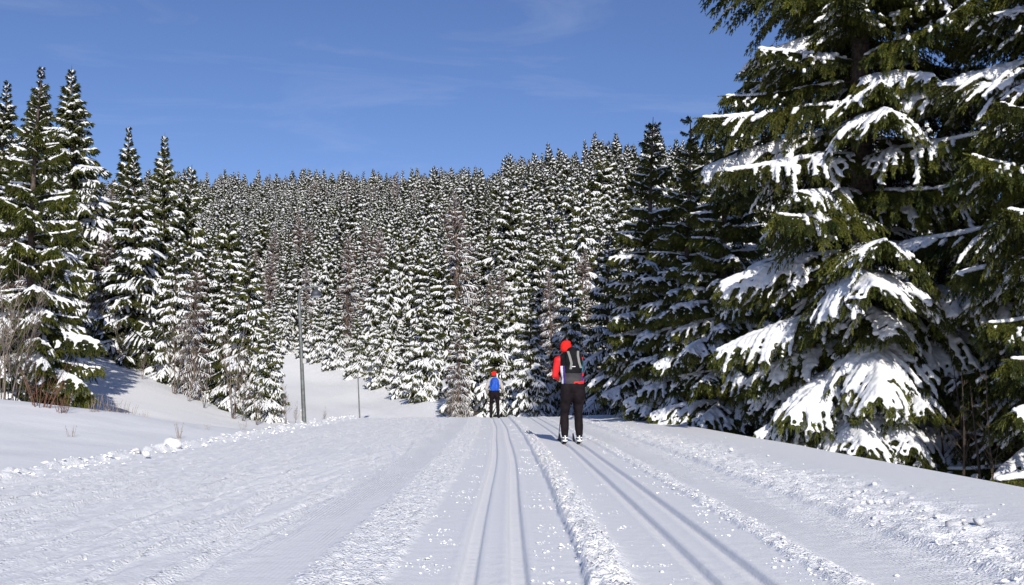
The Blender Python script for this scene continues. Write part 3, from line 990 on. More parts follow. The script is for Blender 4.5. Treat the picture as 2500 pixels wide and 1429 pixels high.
for an, ty, dat in (('variant', 'INT', vk.astype(np.int32)), ('rz', 'FLOAT', rng.uniform(0, 6.28, len(rest)).astype(np.float32)), ('tilt', 'FLOAT', rng.normal(0, 0.03, len(rest)).astype(np.float32)), ('size', 'FLOAT', (Ht[rest] / 10.0).astype(np.float32))):
    a = me.attributes.new(an, ty, 'POINT'); a.data.foreach_set('value', dat)
forest = link('spruce_forest', me)
tag(forest, 'dense mass of snowy spruces covering the far hillside up to the ridge', 'forest', kind='stuff')
ng = bpy.data.node_groups.new('spruce_forest', 'GeometryNodeTree')
ng.interface.new_socket('Geometry', in_out='INPUT', socket_type='NodeSocketGeometry')
ng.interface.new_socket('Geometry', in_out='OUTPUT', socket_type='NodeSocketGeometry')
gi, go = ng.nodes.new('NodeGroupInput'), ng.nodes.new('NodeGroupOutput')
gj = ng.nodes.new('GeometryNodeJoinGeometry')


def named(nm, ty):
    nd = ng.nodes.new('GeometryNodeInputNamedAttribute'); nd.data_type = ty; nd.inputs['Name'].default_value = nm
    return nd.outputs['Attribute']


a_var, a_rz, a_sz = named('variant', 'INT'), named('rz', 'FLOAT'), named('size', 'FLOAT')
cx = ng.nodes.new('ShaderNodeCombineXYZ'); ng.links.new(a_rz, cx.inputs['Z']); ng.links.new(named('tilt', 'FLOAT'), cx.inputs['X'])
e2r = ng.nodes.new('FunctionNodeEulerToRotation'); ng.links.new(cx.outputs[0], e2r.inputs[0])
for k in keys:
    cmpn = ng.nodes.new('FunctionNodeCompare'); cmpn.data_type = 'INT'; cmpn.operation = 'EQUAL'
    ng.links.new(a_var, cmpn.inputs['A'] if False else [s for s in cmpn.inputs if s.name == 'A' and s.type == 'INT'][0])
    [s for s in cmpn.inputs if s.name == 'B' and s.type == 'INT'][0].default_value = k
    for ob in SRC[k]:
        oi = ng.nodes.new('GeometryNodeObjectInfo'); oi.inputs['Object'].default_value = ob; oi.inputs['As Instance'].default_value = True
        ip = ng.nodes.new('GeometryNodeInstanceOnPoints')
        ng.links.new(gi.outputs[0], ip.inputs['Points'])
        ng.links.new(cmpn.outputs[0], ip.inputs['Selection'])
        ng.links.new(oi.outputs['Geometry'], ip.inputs['Instance'])
        ng.links.new(e2r.outputs[0], ip.inputs['Rotation'])
        ng.links.new(a_sz, ip.inputs['Scale'])
        ng.links.new(ip.outputs[0], gj.inputs[0])
ng.links.new(gj.outputs[0], go.inputs[0])
md = forest.modifiers.new('trees', 'NODES'); md.node_group = ng

# ------------------------------------------------------------------ bare saplings, shrubs, dry stalks
def sapling(H, stems, seed, mat, spread=0.12, bend=0.1, twig=0.35, r0=0.012, name='stems'):
    rng = np.random.default_rng(seed)
    A = Acc()
    for s in range(stems):
        a = rng.uniform(0, 6.28); h = H * rng.uniform(0.6, 1.0)
        d = np.array([math.cos(a), math.sin(a), 0]) * spread * rng.uniform(0.3, 1.2)
        b = rng.normal(0, bend, 3); b[2] = 0
        t = np.linspace(0, 1, 8)[:, None]
        P = np.array([0, 0, -0.15]) + d * 0.15 + t * (np.array([0, 0, h + 0.15]) + d * h) + t * t * b * h * 0.6
        A.add(*tube(P, r0 * h / max(H, .5) * (1.05 - t[:, 0]) + 0.0022, 4))
        nb = int(h * 7)
        for j in range(nb):
            tj = rng.uniform(0.22, 0.97); p = lerp_poly(P, np.array([tj]))[0]
            az = rng.uniform(0, 6.28); l = twig * h * (1.05 - tj) * rng.uniform(0.4, 1.1)
            dd = np.array([math.cos(az) * 0.7, math.sin(az) * 0.7, rng.uniform(0.5, 1.1)])
            q = np.array([p, p + dd * l * 0.5 + rng.normal(0, 0.02, 3), p + dd * l + [0, 0, l * 0.15]])
            A.add(*tube(q, np.array([0.0045, 0.0032, 0.0018]) * (0.7 + 0.3 * h), 3, cap=False))
            for _ in range(2):
                pp = q[1] + rng.normal(0, 0.01, 3); d3 = norm(dd + rng.normal(0, 0.6, 3)) * l * rng.uniform(0.3, 0.6)
                A.add(*tube(np.array([pp, pp + d3 * 0.5, pp + d3]), np.array([0.003, 0.0022, 0.0014]), 3, cap=False))
    v, t = A.get()
    return raw_mesh(name, v, t, mat)


SAPL = [sapling(3.6, 4, 1, M_GREYTWIG, r0=0.016), sapling(2.8, 3, 2, M_GREYTWIG, r0=0.014), sapling(2.0, 5, 3, M_GREYTWIG, r0=0.010), sapling(3.2, 2, 4, M_GREYTWIG, r0=0.017)]
SHRUB = sapling(0.9, 12, 5, M_REDTWIG, spread=0.6, bend=0.25, twig=0.45, r0=0.009)
TUFT = [sapling(0.45, 9, 6, M_STRAW, spread=0.35, bend=0.2, twig=0.2, r0=0.004), sapling(0.32, 6, 7, M_STRAW, spread=0.3, bend=0.25, twig=0.2, r0=0.004)]


def plant(name, me, x, y, s, label, cat, group, rz=0.0):
    o = link(name, me); o.location = (x, y, gz(x, y) - 0.02); o.rotation_euler = (0, 0, rz); o.scale = (s, s, s)
    return tag(o, label, cat, group)


for k, (px, D, s, m) in enumerate([(8, 20.5, 1.0, 0), (28, 21, 1.05, 3), (45, 21.5, 0.9, 0), (62, 22, 0.8, 1), (-8, 20, 1.1, 1), (18, 22.5, 1.2, 3), (80, 22.6, 0.55, 2)]):
    x = (px - 1250) / F_PX * D
    plant('bare_sapling', SAPL[m], x, D, s, 'thin grey leafless sapling in the thicket on the near left bank', 'sapling', 'saplings in the bank thicket', k * 1.1)
for k, (px, D, s, m) in enumerate([(255, 35.5, 0.9, 0), (300, 34.5, 0.8, 1), (430, 32.2, 1.0, 0), (465, 31.6, 0.9, 1), (505, 31.2, 0.8, 3), (575, 30.2, 1.0, 0), (600, 30.0, 0.9, 1), (632, 29.8, 0.8, 2), (350, 33.4, 0.7, 2)]):
    x = (px - 1250) / F_PX * D
    plant('bare_sapling', SAPL[m], x, D, s, 'pale leafless sapling at the foot of the left-hand spruces on the slope', 'sapling', 'saplings along the left slope', k * 0.9)
for k, (px, D, s, m) in enumerate([(703, 31, 0.62, 1), (725, 31.5, 0.4, 2), (795, 34, 0.36, 2)]):
    x = (px - 1250) / F_PX * D
    plant('bare_sapling', SAPL[m], x, D, s, 'small bare twiggy sapling in the snow beside the tall lamp post', 'sapling', 'saplings beside the lamp post', k * 0.9)
for k, (px, D, s, m) in enumerate([(1120, 44.5, 0.7, 2), (1140, 44, 0.8, 1), (1160, 44.5, 0.7, 2), (1100, 46, 0.8, 0), (1250, 43.5, 0.4, 2)]):
    x = (px - 1250) / F_PX * D
    plant('bare_sapling', SAPL[m], x, D, s, 'brownish bare brush at the wood edge left of the blue-pack skier', 'sapling', 'brush behind the crest', k * 0.9)
x, y = px_at(105, 1000, 18.6)[:2]
plant('bare_shrub', SHRUB, x, y, 1.0, 'reddish brown leafless shrub on the crest of the near snow bank', 'shrub', None)
x, y = px_at(160, 1010, 18.2)[:2]
plant('bare_shrub', SHRUB, x, y, 0.55, 'small low brown shrub beside the reddish shrub on the bank', 'shrub', None, 2.0)
for k, (px, D, s, m) in enumerate([(300, 23, 1.0, 0), (322, 23.4, 0.9, 0), (345, 24, 0.7, 1), (255, 19.5, 0.8, 1), (275, 19.8, 0.9, 0), (290, 20, 0.6, 1), (365, 21, 0.6, 1), (452, 17.5, 1.0, 1), (515, 19.5, 0.5, 1), (600, 22, 0.7, 1), (180, 15.5, 0.7, 1), (240, 19.2, 0.9, 0), (225, 19, 0.8, 1)]):
    x = (px - 1250) / F_PX * D
    plant('dry_stalks', TUFT[m], x, D, s, 'thin tuft of dry stalks poking out of the smooth left snow bank', 'dry stalks', 'dry stalk tufts on the left bank', k * 0.7)
# thin dead stems under the right-hand trees
DEADST = [sapling(3.2, 1, 31, M_TWIG, r0=0.045, twig=0.4), sapling(2.6, 1, 32, M_TWIG, r0=0.05, twig=0.4)]
for k, (px, D, s, m) in enumerate([(2330, 16.5, 1, 0), (2385, 17, 0.9, 1), (2420, 16, 1.1, 0), (2450, 17.5, 1, 1), (2475, 16.2, 0.9, 0), (2355, 18, 1.1, 1), (2300, 18.5, 1, 0), (2500, 17, 1, 1)]):
    x = (px - 1250) / F_PX * D
    plant('dead_sapling', DEADST[m], x, D, s, 'dark dead stem in the shade between the two biggest spruces', 'dead sapling', 'dead stems in the shade', k * 1.7)

# ------------------------------------------------------------------ loose snow
rng = np.random.default_rng(9)
def lump(seed, ico=ICO2):
    V, T = ico; r_ = np.random.default_rng(seed)
    f = np.ones(len(V))
    for _ in range(9):
        d = norm(r_.normal(size=3)); f += 0.17 * np.tanh(12 * (V @ d - r_.uniform(-0.2, 0.6)))
    W = V * f[:, None]; W[:, 2] *= 0.8
    return W, T


M_LOOSE = vary(new_mat('loose_snow', rough=0.65, spec=0.2), (0.82, 0.83, 0.85), (0.90, 0.90, 0.905), scale=18, bump=0.006, bscale=60)
LUMPS = [raw_mesh('snow_clod', *lump(40 + k), M_LOOSE, True) for k in range(5)]
CLODS = [(440, 1096, 0.11, 'blocky snow clod on the left trail berm, biggest of the berm', None), (343, 1112, 0.08, 'round snow clod on the left trail berm next to the blocky one', None), (362, 1118, 0.05, 'small snow clod leaning on the round berm clod', None)]
RCL = [(2308, 1294, .062), (2337, 1297, .050), (2368, 1294, .046), (2042, 1210, .050), (2078, 1214, .062), (2058, 1229, .036), (2126, 1233, .034), (2151, 1235, .036), (2183, 1238, .030), (2216, 1246, .036), (2207, 1228, .030),
       (1987, 1198, .042), (2111, 1245, .042), (2490, 1333, .060), (2395, 1338, .036), (2120, 1198, .03), (1990, 1171, .03), (1780, 1110, .05), (2300, 1312, .03)]
for k, (px, py, s, lab, grp) in enumerate(CLODS):
    x, y = px_ground(px, py)
    o = link('snow_clod', LUMPS[k]); o.location = (x, y, ground_z(x, y) + s * 0.45); o.scale = (s, s, s * 0.85); o.rotation_euler = (0, 0, k)
    tag(o, lab, 'snow clod', grp)
for k, (px, py, s) in enumerate(RCL):
    x, y = px_ground(px, py)
    s *= 0.6
    o = link('snow_clod', LUMPS[k % 5]); o.location = (x, y, ground_z(x, y) + s * 0.3); o.scale = (s, s, s * 0.95); o.rotation_euler = (0, 0, k * 1.3)
    tag(o, 'rounded snow clod lying on the rough right shoulder of the trail', 'snow clod', 'snow clods on the right shoulder')


def crumbs(n, us, ys, smin, smax, clump=None):
    u = us(n); y = ys(n)
    if clump:
        cu, cy = us(clump), ys(clump); j = rng.integers(clump, size=n)
        u = cu[j] + rng.normal(0, 0.045, n); y = cy[j] + rng.normal(0, 0.03, n) * (1 + cy[j] * 0.05)
    s = smin * (smax / smin) ** (rng.uniform(0, 1, n) ** 2.2)
    return u, y, s


def un(a, b): return lambda n: rng.uniform(a, b, n)
def near(a, b): return lambda n: a * (b / a) ** rng.uniform(0, 1, n)
def gau(m, s): return lambda n: rng.normal(m, s, n)


sets = [crumbs(420, un(-0.46, -0.24), near(4, 30), .004, .016, 60), crumbs(480, un(0.22, 0.42), near(4, 30), .004, .018, 60), crumbs(160, un(0.7, 0.95), near(4, 30), .004, .014, 28),
        crumbs(240, un(1.38, 1.56), near(4, 28), .005, .018, 36), crumbs(500, gau(0.56, 0.07), near(4, 30), .006, .024), crumbs(420, gau(1.64, 0.06), near(4, 26), .005, .022), crumbs(160, un(-0.95, -0.48), near(4, 26), .005, .016),
        crumbs(1000, gau(-4.98, 0.17), un(8, 34), .010, .055), crumbs(260, un(-4.8, -1.2), near(4, 28), .005, .018), crumbs(420, gau(2.75, 0.28), near(4.5, 28), .007, .028), crumbs(120, gau(3.1, 0.4), near(5, 25), .006, .02), crumbs(90, un(-0.3, 1.5), near(4, 30), .003, .007)]
u = np.concatenate([s[0] for s in sets]); y = np.concatenate([s[1] for s in sets]); s = np.concatenate([s[2] for s in sets])
u = np.where(u < -4, u + 0.012 * np.clip(y - 16, 0, 20), u)
bad = np.zeros(len(u), bool)
for c in (0, 1):
    cc = right_pair(y) if c else 0 * y
    bad |= (np.abs(np.abs(u - cc) - 0.1225) < 0.055)
u, y, s = u[~bad], y[~bad], s[~bad]
x = u + c_of(y); z = ground_z(x, y)
acc = Acc()
shapes = [lump(60 + k, ICO1) for k in range(6)]
for k in range(6):
    m = np.arange(k, len(u), 6)
    V0, T0 = shapes[k]
    a = rng.uniform(0, 6.28, len(m)); ca, sa = np.cos(a), np.sin(a)
    W = np.stack([V0[None, :, 0] * ca[:, None] - V0[None, :, 1] * sa[:, None], V0[None, :, 0] * sa[:, None] + V0[None, :, 1] * ca[:, None], np.repeat(V0[None, :, 2], len(m), 0) * 0.55], -1) * s[m][:, None, None]
    W += np.stack([x[m], y[m], z[m] + s[m] * 0.3], -1)[:, None, :]
    acc.add(W.reshape(-1, 3), (T0[None] + (np.arange(len(m)) * len(V0))[:, None, None]).reshape(-1, 3))
v, t = acc.get()
tag(link('snow_crumbs', raw_mesh('snow_crumbs', v, t, M_LOOSE, True)), 'loose white snow crumbs scattered over the groomed trail', 'snow crumbs', kind='stuff')
# ------------------------------------------------------------------ lamp posts
M_POLE = vary(new_mat('galvanised_pole', rough=0.5, metal=0.3), (0.11, 0.125, 0.125), (0.20, 0.215, 0.21), scale=9)
M_SHADE = vary(new_mat('lamp_shade_grey', rough=0.45, metal=0.2), (0.05, 0.055, 0.07), (0.09, 0.095, 0.11), scale=6)
M_LENS = new_mat('lamp_lens', (0.55, 0.57, 0.6), 0.15, spec=0.5)
M_BOX = vary(new_mat('grey_box', rough=0.6), (0.35, 0.36, 0.37), (0.5, 0.5, 0.5), scale=7)


def lathe(prof, n=20):
    P = np.array(prof, float); a = np.arange(n) * 2 * math.pi / n
    V = np.stack([P[:, None, 0] * np.cos(a), P[:, None, 0] * np.sin(a), np.repeat(P[:, None, 1], n, 1)], -1).reshape(-1, 3)
    i = np.arange(len(P) - 1)[:, None] * n; j = np.arange(n)[None]; k = (j + 1) % n
    q = np.stack([i + j, i + k, i + n + k, i + n + j], -1).reshape(-1, 4)
    return V, np.concatenate([q[:, [0, 1, 2]], q[:, [0, 2, 3]]])


def lamp_post(x, y, z, H, lean, label, boxed, k=1.0):
    root = empty('lamp_post', (x, y, z), 0, label, 'lamp post', 'ski trail lamp posts')
    root.rotation_euler = (0, -lean, 0)
    zz = np.linspace(-0.4, H - 0.3, 12)
    P = np.stack([zz * 0, zz * 0, zz], 1)
    link('pole', raw_mesh('pole', *tube(P, np.linspace(0.085, 0.052, 12) * k, 14), M_POLE, True), root)
    a = np.linspace(0, math.pi / 2, 9)
    arc = np.stack([0.32 * (1 - np.cos(a)), a * 0, H - 0.32 + 0.32 * np.sin(a)], 1)
    arm = np.concatenate([arc, [[0.55, 0, H + 0.005], [0.90, 0, H + 0.012]]])
    link('arm', raw_mesh('arm', *tube(arm, 0.034 * k, 10), M_POLE, True), root)
    lx = 0.62
    sh = link('lamp_shade', raw_mesh('lamp_shade', *lathe([(0.02, H + 0.0), (0.035, H - 0.02), (0.045, H - 0.09), (0.09, H - 0.11), (0.15, H - 0.16), (0.18, H - 0.24), (0.19, H - 0.30), (0.205, H - 0.31), (0.205, H - 0.33), (0.18, H - 0.33)]), M_SHADE, True), root)
    sh.location = (lx, 0, H * (1 - (0.5 + k / 2))); sh.scale = ((0.5 + k / 2),) * 3
    link('lens', raw_mesh('lens', *lathe([(0.18, H - 0.328), (0.15, H - 0.37), (0.09, H - 0.395), (0.0, H - 0.40)]), M_LENS, True), sh)
    if boxed:
        link('junction_box', raw_mesh('junction_box', *box(0.05, 0.17, -0.06, 0.06, 2.40, 2.58), M_BOX), root)
    return root


x, y, _ = px_at(748, 1045, 36.0)
lamp_post(x, y, gz(x, y) - 0.05, 5.15, R(3.6), 'tall grey lamp post with bent arm and hanging bell shade', True)
x, y, _ = px_at(882, 1040, 50.0)
lamp_post(x, y, gz(x, y) - 0.05, CAM_H + (HZ - 893) / F_PX * 50 - gz(x, y), R(3.2), 'thin distant lamp post standing at the side trail', False, 0.5)
x, y, _ = px_at(741, 1030, 36.4)
mp = empty('marker_post', (x, y, gz(x, y)), 0, 'short grey snow-capped marker post at the foot of the tall lamp post', 'marker post')
link('post', raw_mesh('post', *box(-0.06, 0.06, -0.05, 0.05, -0.4, 0.62), M_BOX), mp)
link('snow_cap', raw_mesh('snow_cap', *blobs([[0, 0, 0.64]], [[0.085, 0.075, 0.06]], ICO2), M_SNOW, True), mp)

# ------------------------------------------------------------------ skiers
M_SKIN = new_mat('skin', (0.55, 0.33, 0.24), 0.55)
M_TROUSER = vary(new_mat('black_trousers', rough=0.8, spec=0.12), (0.006, 0.0042, 0.0055), (0.013, 0.009, 0.011), scale=9, bump=0.02, bscale=10)
M_RED = vary(new_mat('red_cloth', rough=0.6), (0.60, 0.012, 0.014), (0.75, 0.02, 0.02), scale=9)
M_REDKNIT = vary(new_mat('red_knit', rough=0.85), (0.62, 0.010, 0.008), (0.78, 0.018, 0.012), scale=30, bump=0.006, bscale=90)
M_BLACK = vary(new_mat('black_cloth', rough=0.75, spec=0.12), (0.005, 0.005, 0.006), (0.011, 0.011, 0.013), scale=12)
M_GREYC = vary(new_mat('grey_cloth', rough=0.75), (0.034, 0.032, 0.035), (0.05, 0.047, 0.05), scale=14)
M_LGREY = new_mat('light_grey_strap', (0.20, 0.20, 0.19), 0.7)
M_WHITE = new_mat('white_cloth', (0.72, 0.72, 0.75), 0.7)
M_PURPLE = new_mat('purple_cloth', (0.05, 0.03, 0.17), 0.7)
M_YELLOW = new_mat('yellow_strap', (0.45, 0.42, 0.02), 0.7)
M_TEAL = new_mat('teal_bottle', (0.01, 0.10, 0.14), 0.4)
M_BLUE = vary(new_mat('blue_pack_cloth', rough=0.65), (0.008, 0.055, 0.36), (0.015, 0.10, 0.52), scale=9, bump=0.01, bscale=14)
M_NAVY = new_mat('navy_cloth', (0.012, 0.02, 0.08), 0.7)
M_BEIGE = vary(new_mat('beige_jacket', rough=0.75), (0.34, 0.31, 0.28), (0.46, 0.42, 0.39), scale=10, bump=0.008, bscale=12)
M_BOOTW = new_mat('boot_white', (0.75, 0.75, 0.76), 0.4)
M_SKI = new_mat('ski_grey', (0.33, 0.32, 0.27), 0.35)
M_SKIB = new_mat('ski_black', (0.015, 0.015, 0.016), 0.35)
M_HAIR = new_mat('dark_hair', (0.03, 0.02, 0.015), 0.6)


def limb(acc, pts, radii, sx=1.0, sy=1.0, step=0.018):
    P = np.array(pts, float); r = np.array(radii, float)
    for a in range(len(P) - 1):
        n = max(2, int(np.linalg.norm(P[a + 1] - P[a]) / step))
        t = np.linspace(0, 1, n)[:, None]
        t2 = (t * t * (3 - 2 * t))[:, 0]
        rr = r[a] * (1 - t2) + r[a + 1] * t2
        acc.add(*blobs(P[a] * (1 - t) + P[a + 1] * t, np.stack([rr * sx, rr * sy, rr], 1), ICO2 if r.max() > 0.05 else ICO1))


def hand(acc, w, d, side, up):
    """gloved hand at wrist w: palm, four curled fingers, a thumb"""
    w = np.array(w, float); d = norm(np.array(d, float)); up = norm(np.array(up, float)); s = np.cross(d, up) * side
    for k in (-1.2, -0.4, 0.4, 1.2):
        limb(acc, [w, w + d * 0.085 + s * 0.018 * k], [0.020, 0.017], step=0.01)
        b = w + d * 0.085 + s * 0.020 * k; l = 0.040 - 0.005 * abs(k - 0.4)
        limb(acc, [b, b + d * l * 0.7 - up * 0.016, b + d * l * 0.5 - up * 0.045, b - up * 0.058 + d * 0.0], [0.0105, 0.010, 0.0095, 0.009], step=0.007)
    b = w + d * 0.03 - s * 0.03
    limb(acc, [b, b - s * 0.022 + d * 0.03 - up * 0.012, b - s * 0.008 + d * 0.052 - up * 0.035], [0.013, 0.0115, 0.010], step=0.007)


def paint(me, fn):
    n = len(me.polygons); c = np.zeros(n * 3, np.float32); me.polygons.foreach_get('center', c)
    me.polygons.foreach_set('material_index', fn(c.reshape(-1, 3)).astype(np.int32))
    me.polygons.foreach_set('use_smooth', np.ones(n, bool))
    me.update()


def person(x, y, z, rz, label, J, spec):
    """J: joint positions in metres, origin between the boots, facing +y"""
    A = Acc()
    # one continuous body
    hd = np.array(J['head'])
    A.add(*blobs([hd, hd + [0, 0.02, -0.055], hd + [0, 0.105, -0.03], hd + [-0.078, 0.0, -0.02], hd + [0.078, 0, -0.02]], [[0.076, 0.096, 0.112], [0.062, 0.075, 0.075], [0.013, 0.022, 0.022], [0.012, 0.022, 0.032], [0.012, 0.022, 0.032]], ICO2))
    A.add(*blobs([hd + [-0.032, 0.092, 0.008], hd + [0.032, 0.092, 0.008], hd + [0, 0.092, -0.078]], [[0.014, 0.008, 0.010], [0.014, 0.008, 0.010], [0.026, 0.010, 0.010]], ICO1))
    limb(A, [hd + [0, -0.01, -0.07], J['neck']], [0.056, 0.062])
    limb(A, [J['neck'], J['chest'], J['waist'], J['pelvis']], [0.10, 0.135, 0.115, 0.135], 1.18, 0.82)
    for s in 'lr':
        limb(A, [J['sh' + s], J['el' + s], J['wr' + s]], [0.055, 0.042, 0.028])
        limb(A, [J['neck'], J['sh' + s]], [0.07, 0.058])
        hand(A, J['wr' + s], J['hd' + s], -1 if s == 'l' else 1, J.get('up', (0, 0, 1)))
        limb(A, [J['hp' + s], J['kn' + s], J['an' + s]], [0.088, 0.056, 0.040])
        limb(A, [J['an' + s], np.array(J['an' + s]) + [0, 0.13, -0.05]], [0.042, 0.036])
    body = fused(*A.get(), 0.012, 'person', [M_SKIN, M_BLACK], 2)
    wl_, wr_ = np.array(J['wrl']), np.array(J['wrr'])
    paint(body, lambda c: ((np.linalg.norm(c - wl_, axis=1) < 0.2) | (np.linalg.norm(c - wr_, axis=1) < 0.2)).astype(int))
    root = link('person', body); root.location = (x, y, z); root.rotation_euler = (0, 0, rz)
    tag(root, label, 'person')
    # trousers
    A = Acc()
    limb(A, [np.array(J['waist']) + [0, 0, -0.02], J['pelvis']], [0.148, 0.175], 1.14, 0.88)
    for s in 'lr':
        hp, kn, an = (np.array(J[q + s]) for q in ('hp', 'kn', 'an'))
        limb(A, [hp + [0, -0.02, 0.05], hp + [0, -0.01, -0.06], hp * 0.5 + kn * 0.5, kn, kn * 0.5 + an * 0.5 + [0, -0.012, 0], an + [0, 0, 0.085]], spec['leg'], 1.0, 1.06)
    tr = fused(*A.get(), 0.014, 'trousers', [M_TROUSER], 3)
    paint(tr, lambda c: np.zeros(len(c)))
    link('trousers', tr, root)
    # jacket
    A = Acc()
    limb(A, [np.array(J['neck']) + [0, 0, 0.03], J['neck'], J['chest'], J['waist'], np.array(J['pelvis']) + [0, 0, spec['hem']]], spec['jac'], 1.2, 0.86)
    for s in 'lr':
        limb(A, [J['neck'], J['sh' + s]], [0.088, 0.078])
        limb(A, [J['sh' + s], J['el' + s], np.array(J['wr' + s]) * 0.95 + np.array(J['el' + s]) * 0.05], spec['arm'])
    jk = fused(*A.get(), 0.013, 'jacket', spec['jmats'], 2)
    paint(jk, spec['jpaint'])
    link('jacket', jk, root)
    # hat
    A = Acc(); A.add(*blobs([hd + [0, -0.012, 0.035], hd + [0, -0.02, 0.06], hd + [0.0, -0.03, 0.0]], [[0.100, 0.112, 0.090], [0.100, 0.104, 0.080], [0.102, 0.098, 0.09]], ICO2))
    A.add(*blobs([hd + [0.01, -0.02, 0.115]], [[0.082, 0.08, 0.035]], ICO2))
    hv, ht = A.get()
    hm = fused(hv, ht, 0.010, 'hat', spec['hatmats'], 1)
    paint(hm, spec.get('hatpaint', lambda c: np.zeros(len(c))))
    link('hat', hm, root)
    # boots
    for s in 'lr':
        an = np.array(J['an' + s]); A = Acc()
        limb(A, [an + [0, -0.01, 0.09], an + [0, -0.015, 0.0], an + [0, -0.03, -0.05]], [0.058, 0.052, 0.050])
        limb(A, [an + [0, -0.045, -0.06], an + [0, 0.09, -0.065], an + [0, 0.16, -0.07]], [0.042, 0.042, 0.034])
        bt = fused(*A.get(), 0.009, 'boot', [M_BLACK, M_BOOTW], 1)
        rel = an.copy()
        paint(bt, lambda c: ((np.abs(c[:, 2] - rel[2] + 0.035) < 0.014) | ((np.abs(c[:, 2] - rel[2] - 0.015) < 0.010) & (np.abs(c[:, 0] - rel[0]) > 0.012)) | ((np.abs(c[:, 0] - rel[0]) < 0.010) & (c[:, 2] - rel[2] > -0.02) & (c[:, 2] - rel[2] < 0.05))).astype(int) * spec['bootw'])
        bo = link('boot', bt, root)
        sole = np.array([an[0], an[1], 0])
        link('binding', raw_mesh('binding', *box(sole[0] - 0.028, sole[0] + 0.028, sole[1] - 0.07, sole[1] + 0.19, 0.008, 0.036), M_SKIB), bo)
    return root


def ski(px_, py_, pz_, rz, label, group, L=1.95, mat=M_SKI):
    """one cross-country ski, boot point at the origin, tip along +y"""
    root = empty('cross_country_ski', (px_, py_, pz_), rz, label, 'ski', group)
    t = np.linspace(0, 1, 40); yy_ = -0.42 * L + t * L
    tip = np.clip((t - 0.86) / 0.14, 0, 1)
    zc = 0.012 * np.exp(-((yy_) / 0.3) ** 2) + 0.14 * tip ** 2 + 0.006
    w = 0.022 * (1 - 0.55 * np.clip((t - 0.93) / 0.07, 0, 1) ** 2)
    V = np.concatenate([np.stack([sx * w, yy_, zc + dz_], 1) for sx, dz_ in ((-1, 0.006), (1, 0.006), (1, -0.006), (-1, -0.006))])
    n = 40; T = []
    for a, b in ((0, 1), (1, 2), (2, 3), (3, 0)):
        i = np.arange(n - 1)
        q = np.stack([a * n + i, b * n + i, b * n + i + 1, a * n + i + 1], 1); T += [q]
    T = np.concatenate(T + [np.array([[0, 3 * n, 2 * n, n], [n - 1, 2 * n - 1, 3 * n - 1, 4 * n - 1]])])
    mi = np.zeros(len(T), int); yc_ = V[T].mean(1)[:, 1]
    mi[(yc_ > 0.40 * L) | (yc_ < -0.40 * L)] = 1
    link('ski_body', raw_mesh('ski_body', V, T, [mat, M_SKIB], matidx=mi), root)
    link('heel_plate', raw_mesh('heel_plate', *box(-0.021, 0.021, -0.12, 0.10, 0.014, 0.026), M_SKIB), root)
    return root


def pole(top, tip, label, group):
    top, tip = np.array(top, float), np.array(tip, float)
    root = empty('ski_pole', tuple(tip), 0, label, 'ski pole', group)
    d = top - tip; u_ = norm(d)
    link('shaft', raw_mesh('shaft', *tube(np.array([[0, 0, 0], d * 0.5, d]), np.array([0.006, 0.008, 0.008]), 8), M_BLACK, True), root)
    link('grip', raw_mesh('grip', *tube(np.array([d - u_ * 0.11, d - u_ * 0.03, d + u_ * 0.03]), np.array([0.014, 0.016, 0.018]), 8), M_BLACK, True), root)
    link('basket', raw_mesh('basket', *tube(np.array([u_ * 0.05, u_ * 0.065, u_ * 0.085]), np.array([0.012, 0.035, 0.012]), 10), M_BLACK, True), root)
    return root


# skier in red, standing in the right-hand pair of tracks
SY = 17.3
SX = float(right_pair(np.array(SY)) + c_of(SY)) + 0.03
SZ = -0.046
HEAD1 = -float((c_of(SY + 0.5) + right_pair(np.array(SY + .5))) - (c_of(SY - 0.5) + right_pair(np.array(SY - .5)))) * -1.0
J1 = dict(head=(-0.075, 0.26, 1.665), neck=(-0.045, 0.17, 1.50), chest=(-0.02, 0.10, 1.36), waist=(0.005, -0.01, 1.14), pelvis=(0.015, -0.06, 1.00),
          shl=(-0.225, 0.14, 1.455), shr=(0.145, 0.15, 1.475), ell=(-0.275, 0.17, 1.20), elr=(0.185, 0.22, 1.22), wrl=(-0.17, 0.34, 1.12), wrr=(0.12, 0.42, 1.16), hdl=(0.5, 0.8, 0.2), hdr=(-0.5, 0.8, 0.2),
          hpl=(-0.085, -0.05, 0.93), hpr=(0.115, -0.05, 0.93), knl=(-0.122, 0.05, 0.54), knr=(0.118, 0.06, 0.54), anl=(-0.125, -0.03, 0.115), anr=(0.125, -0.03, 0.115))


def jp1(c):
    x_, y_, z_ = c[:, 0], c[:, 1], c[:, 2]
    m = np.zeros(len(c), int)                       # red
    tor = (np.abs(x_ + 0.01) < 0.205) & ~((x_ < -0.19) & (z_ > 1.1))
    m[tor & (z_ < 1.235) & (y_ < 0.06)] = 2         # grey lower back
    m[tor & (z_ > 1.235)] = 1                       # black upper back
    side = tor & (x_ < -0.118) & (z_ < 1.36)
    m[side & (x_ < -0.152)] = 3                     # white panel
    m[side & (x_ >= -0.152)] = 4                    # purple stripe
    sr = tor & (x_ > 0.155) & (z_ < 1.32)
    m[sr] = 4
    m[tor & (z_ < 1.075 + 0.12 * (x_ - 0.0)) & (x_ > 0.02)] = 0
    return m


spec1 = dict(leg=[0.118, 0.122, 0.098, 0.078, 0.078, 0.066], jac=[0.075, 0.125, 0.160, 0.150, 0.172], arm=[0.074, 0.058, 0.046], hem=0.085, jmats=[M_RED, M_BLACK, M_GREYC, M_WHITE, M_PURPLE], jpaint=jp1, hatmats=[M_REDKNIT], bootw=1)
p1 = person(SX, SY, SZ, 0.035, 'skier seen from behind in red hat, red and black jacket and black trousers', J1, spec1)


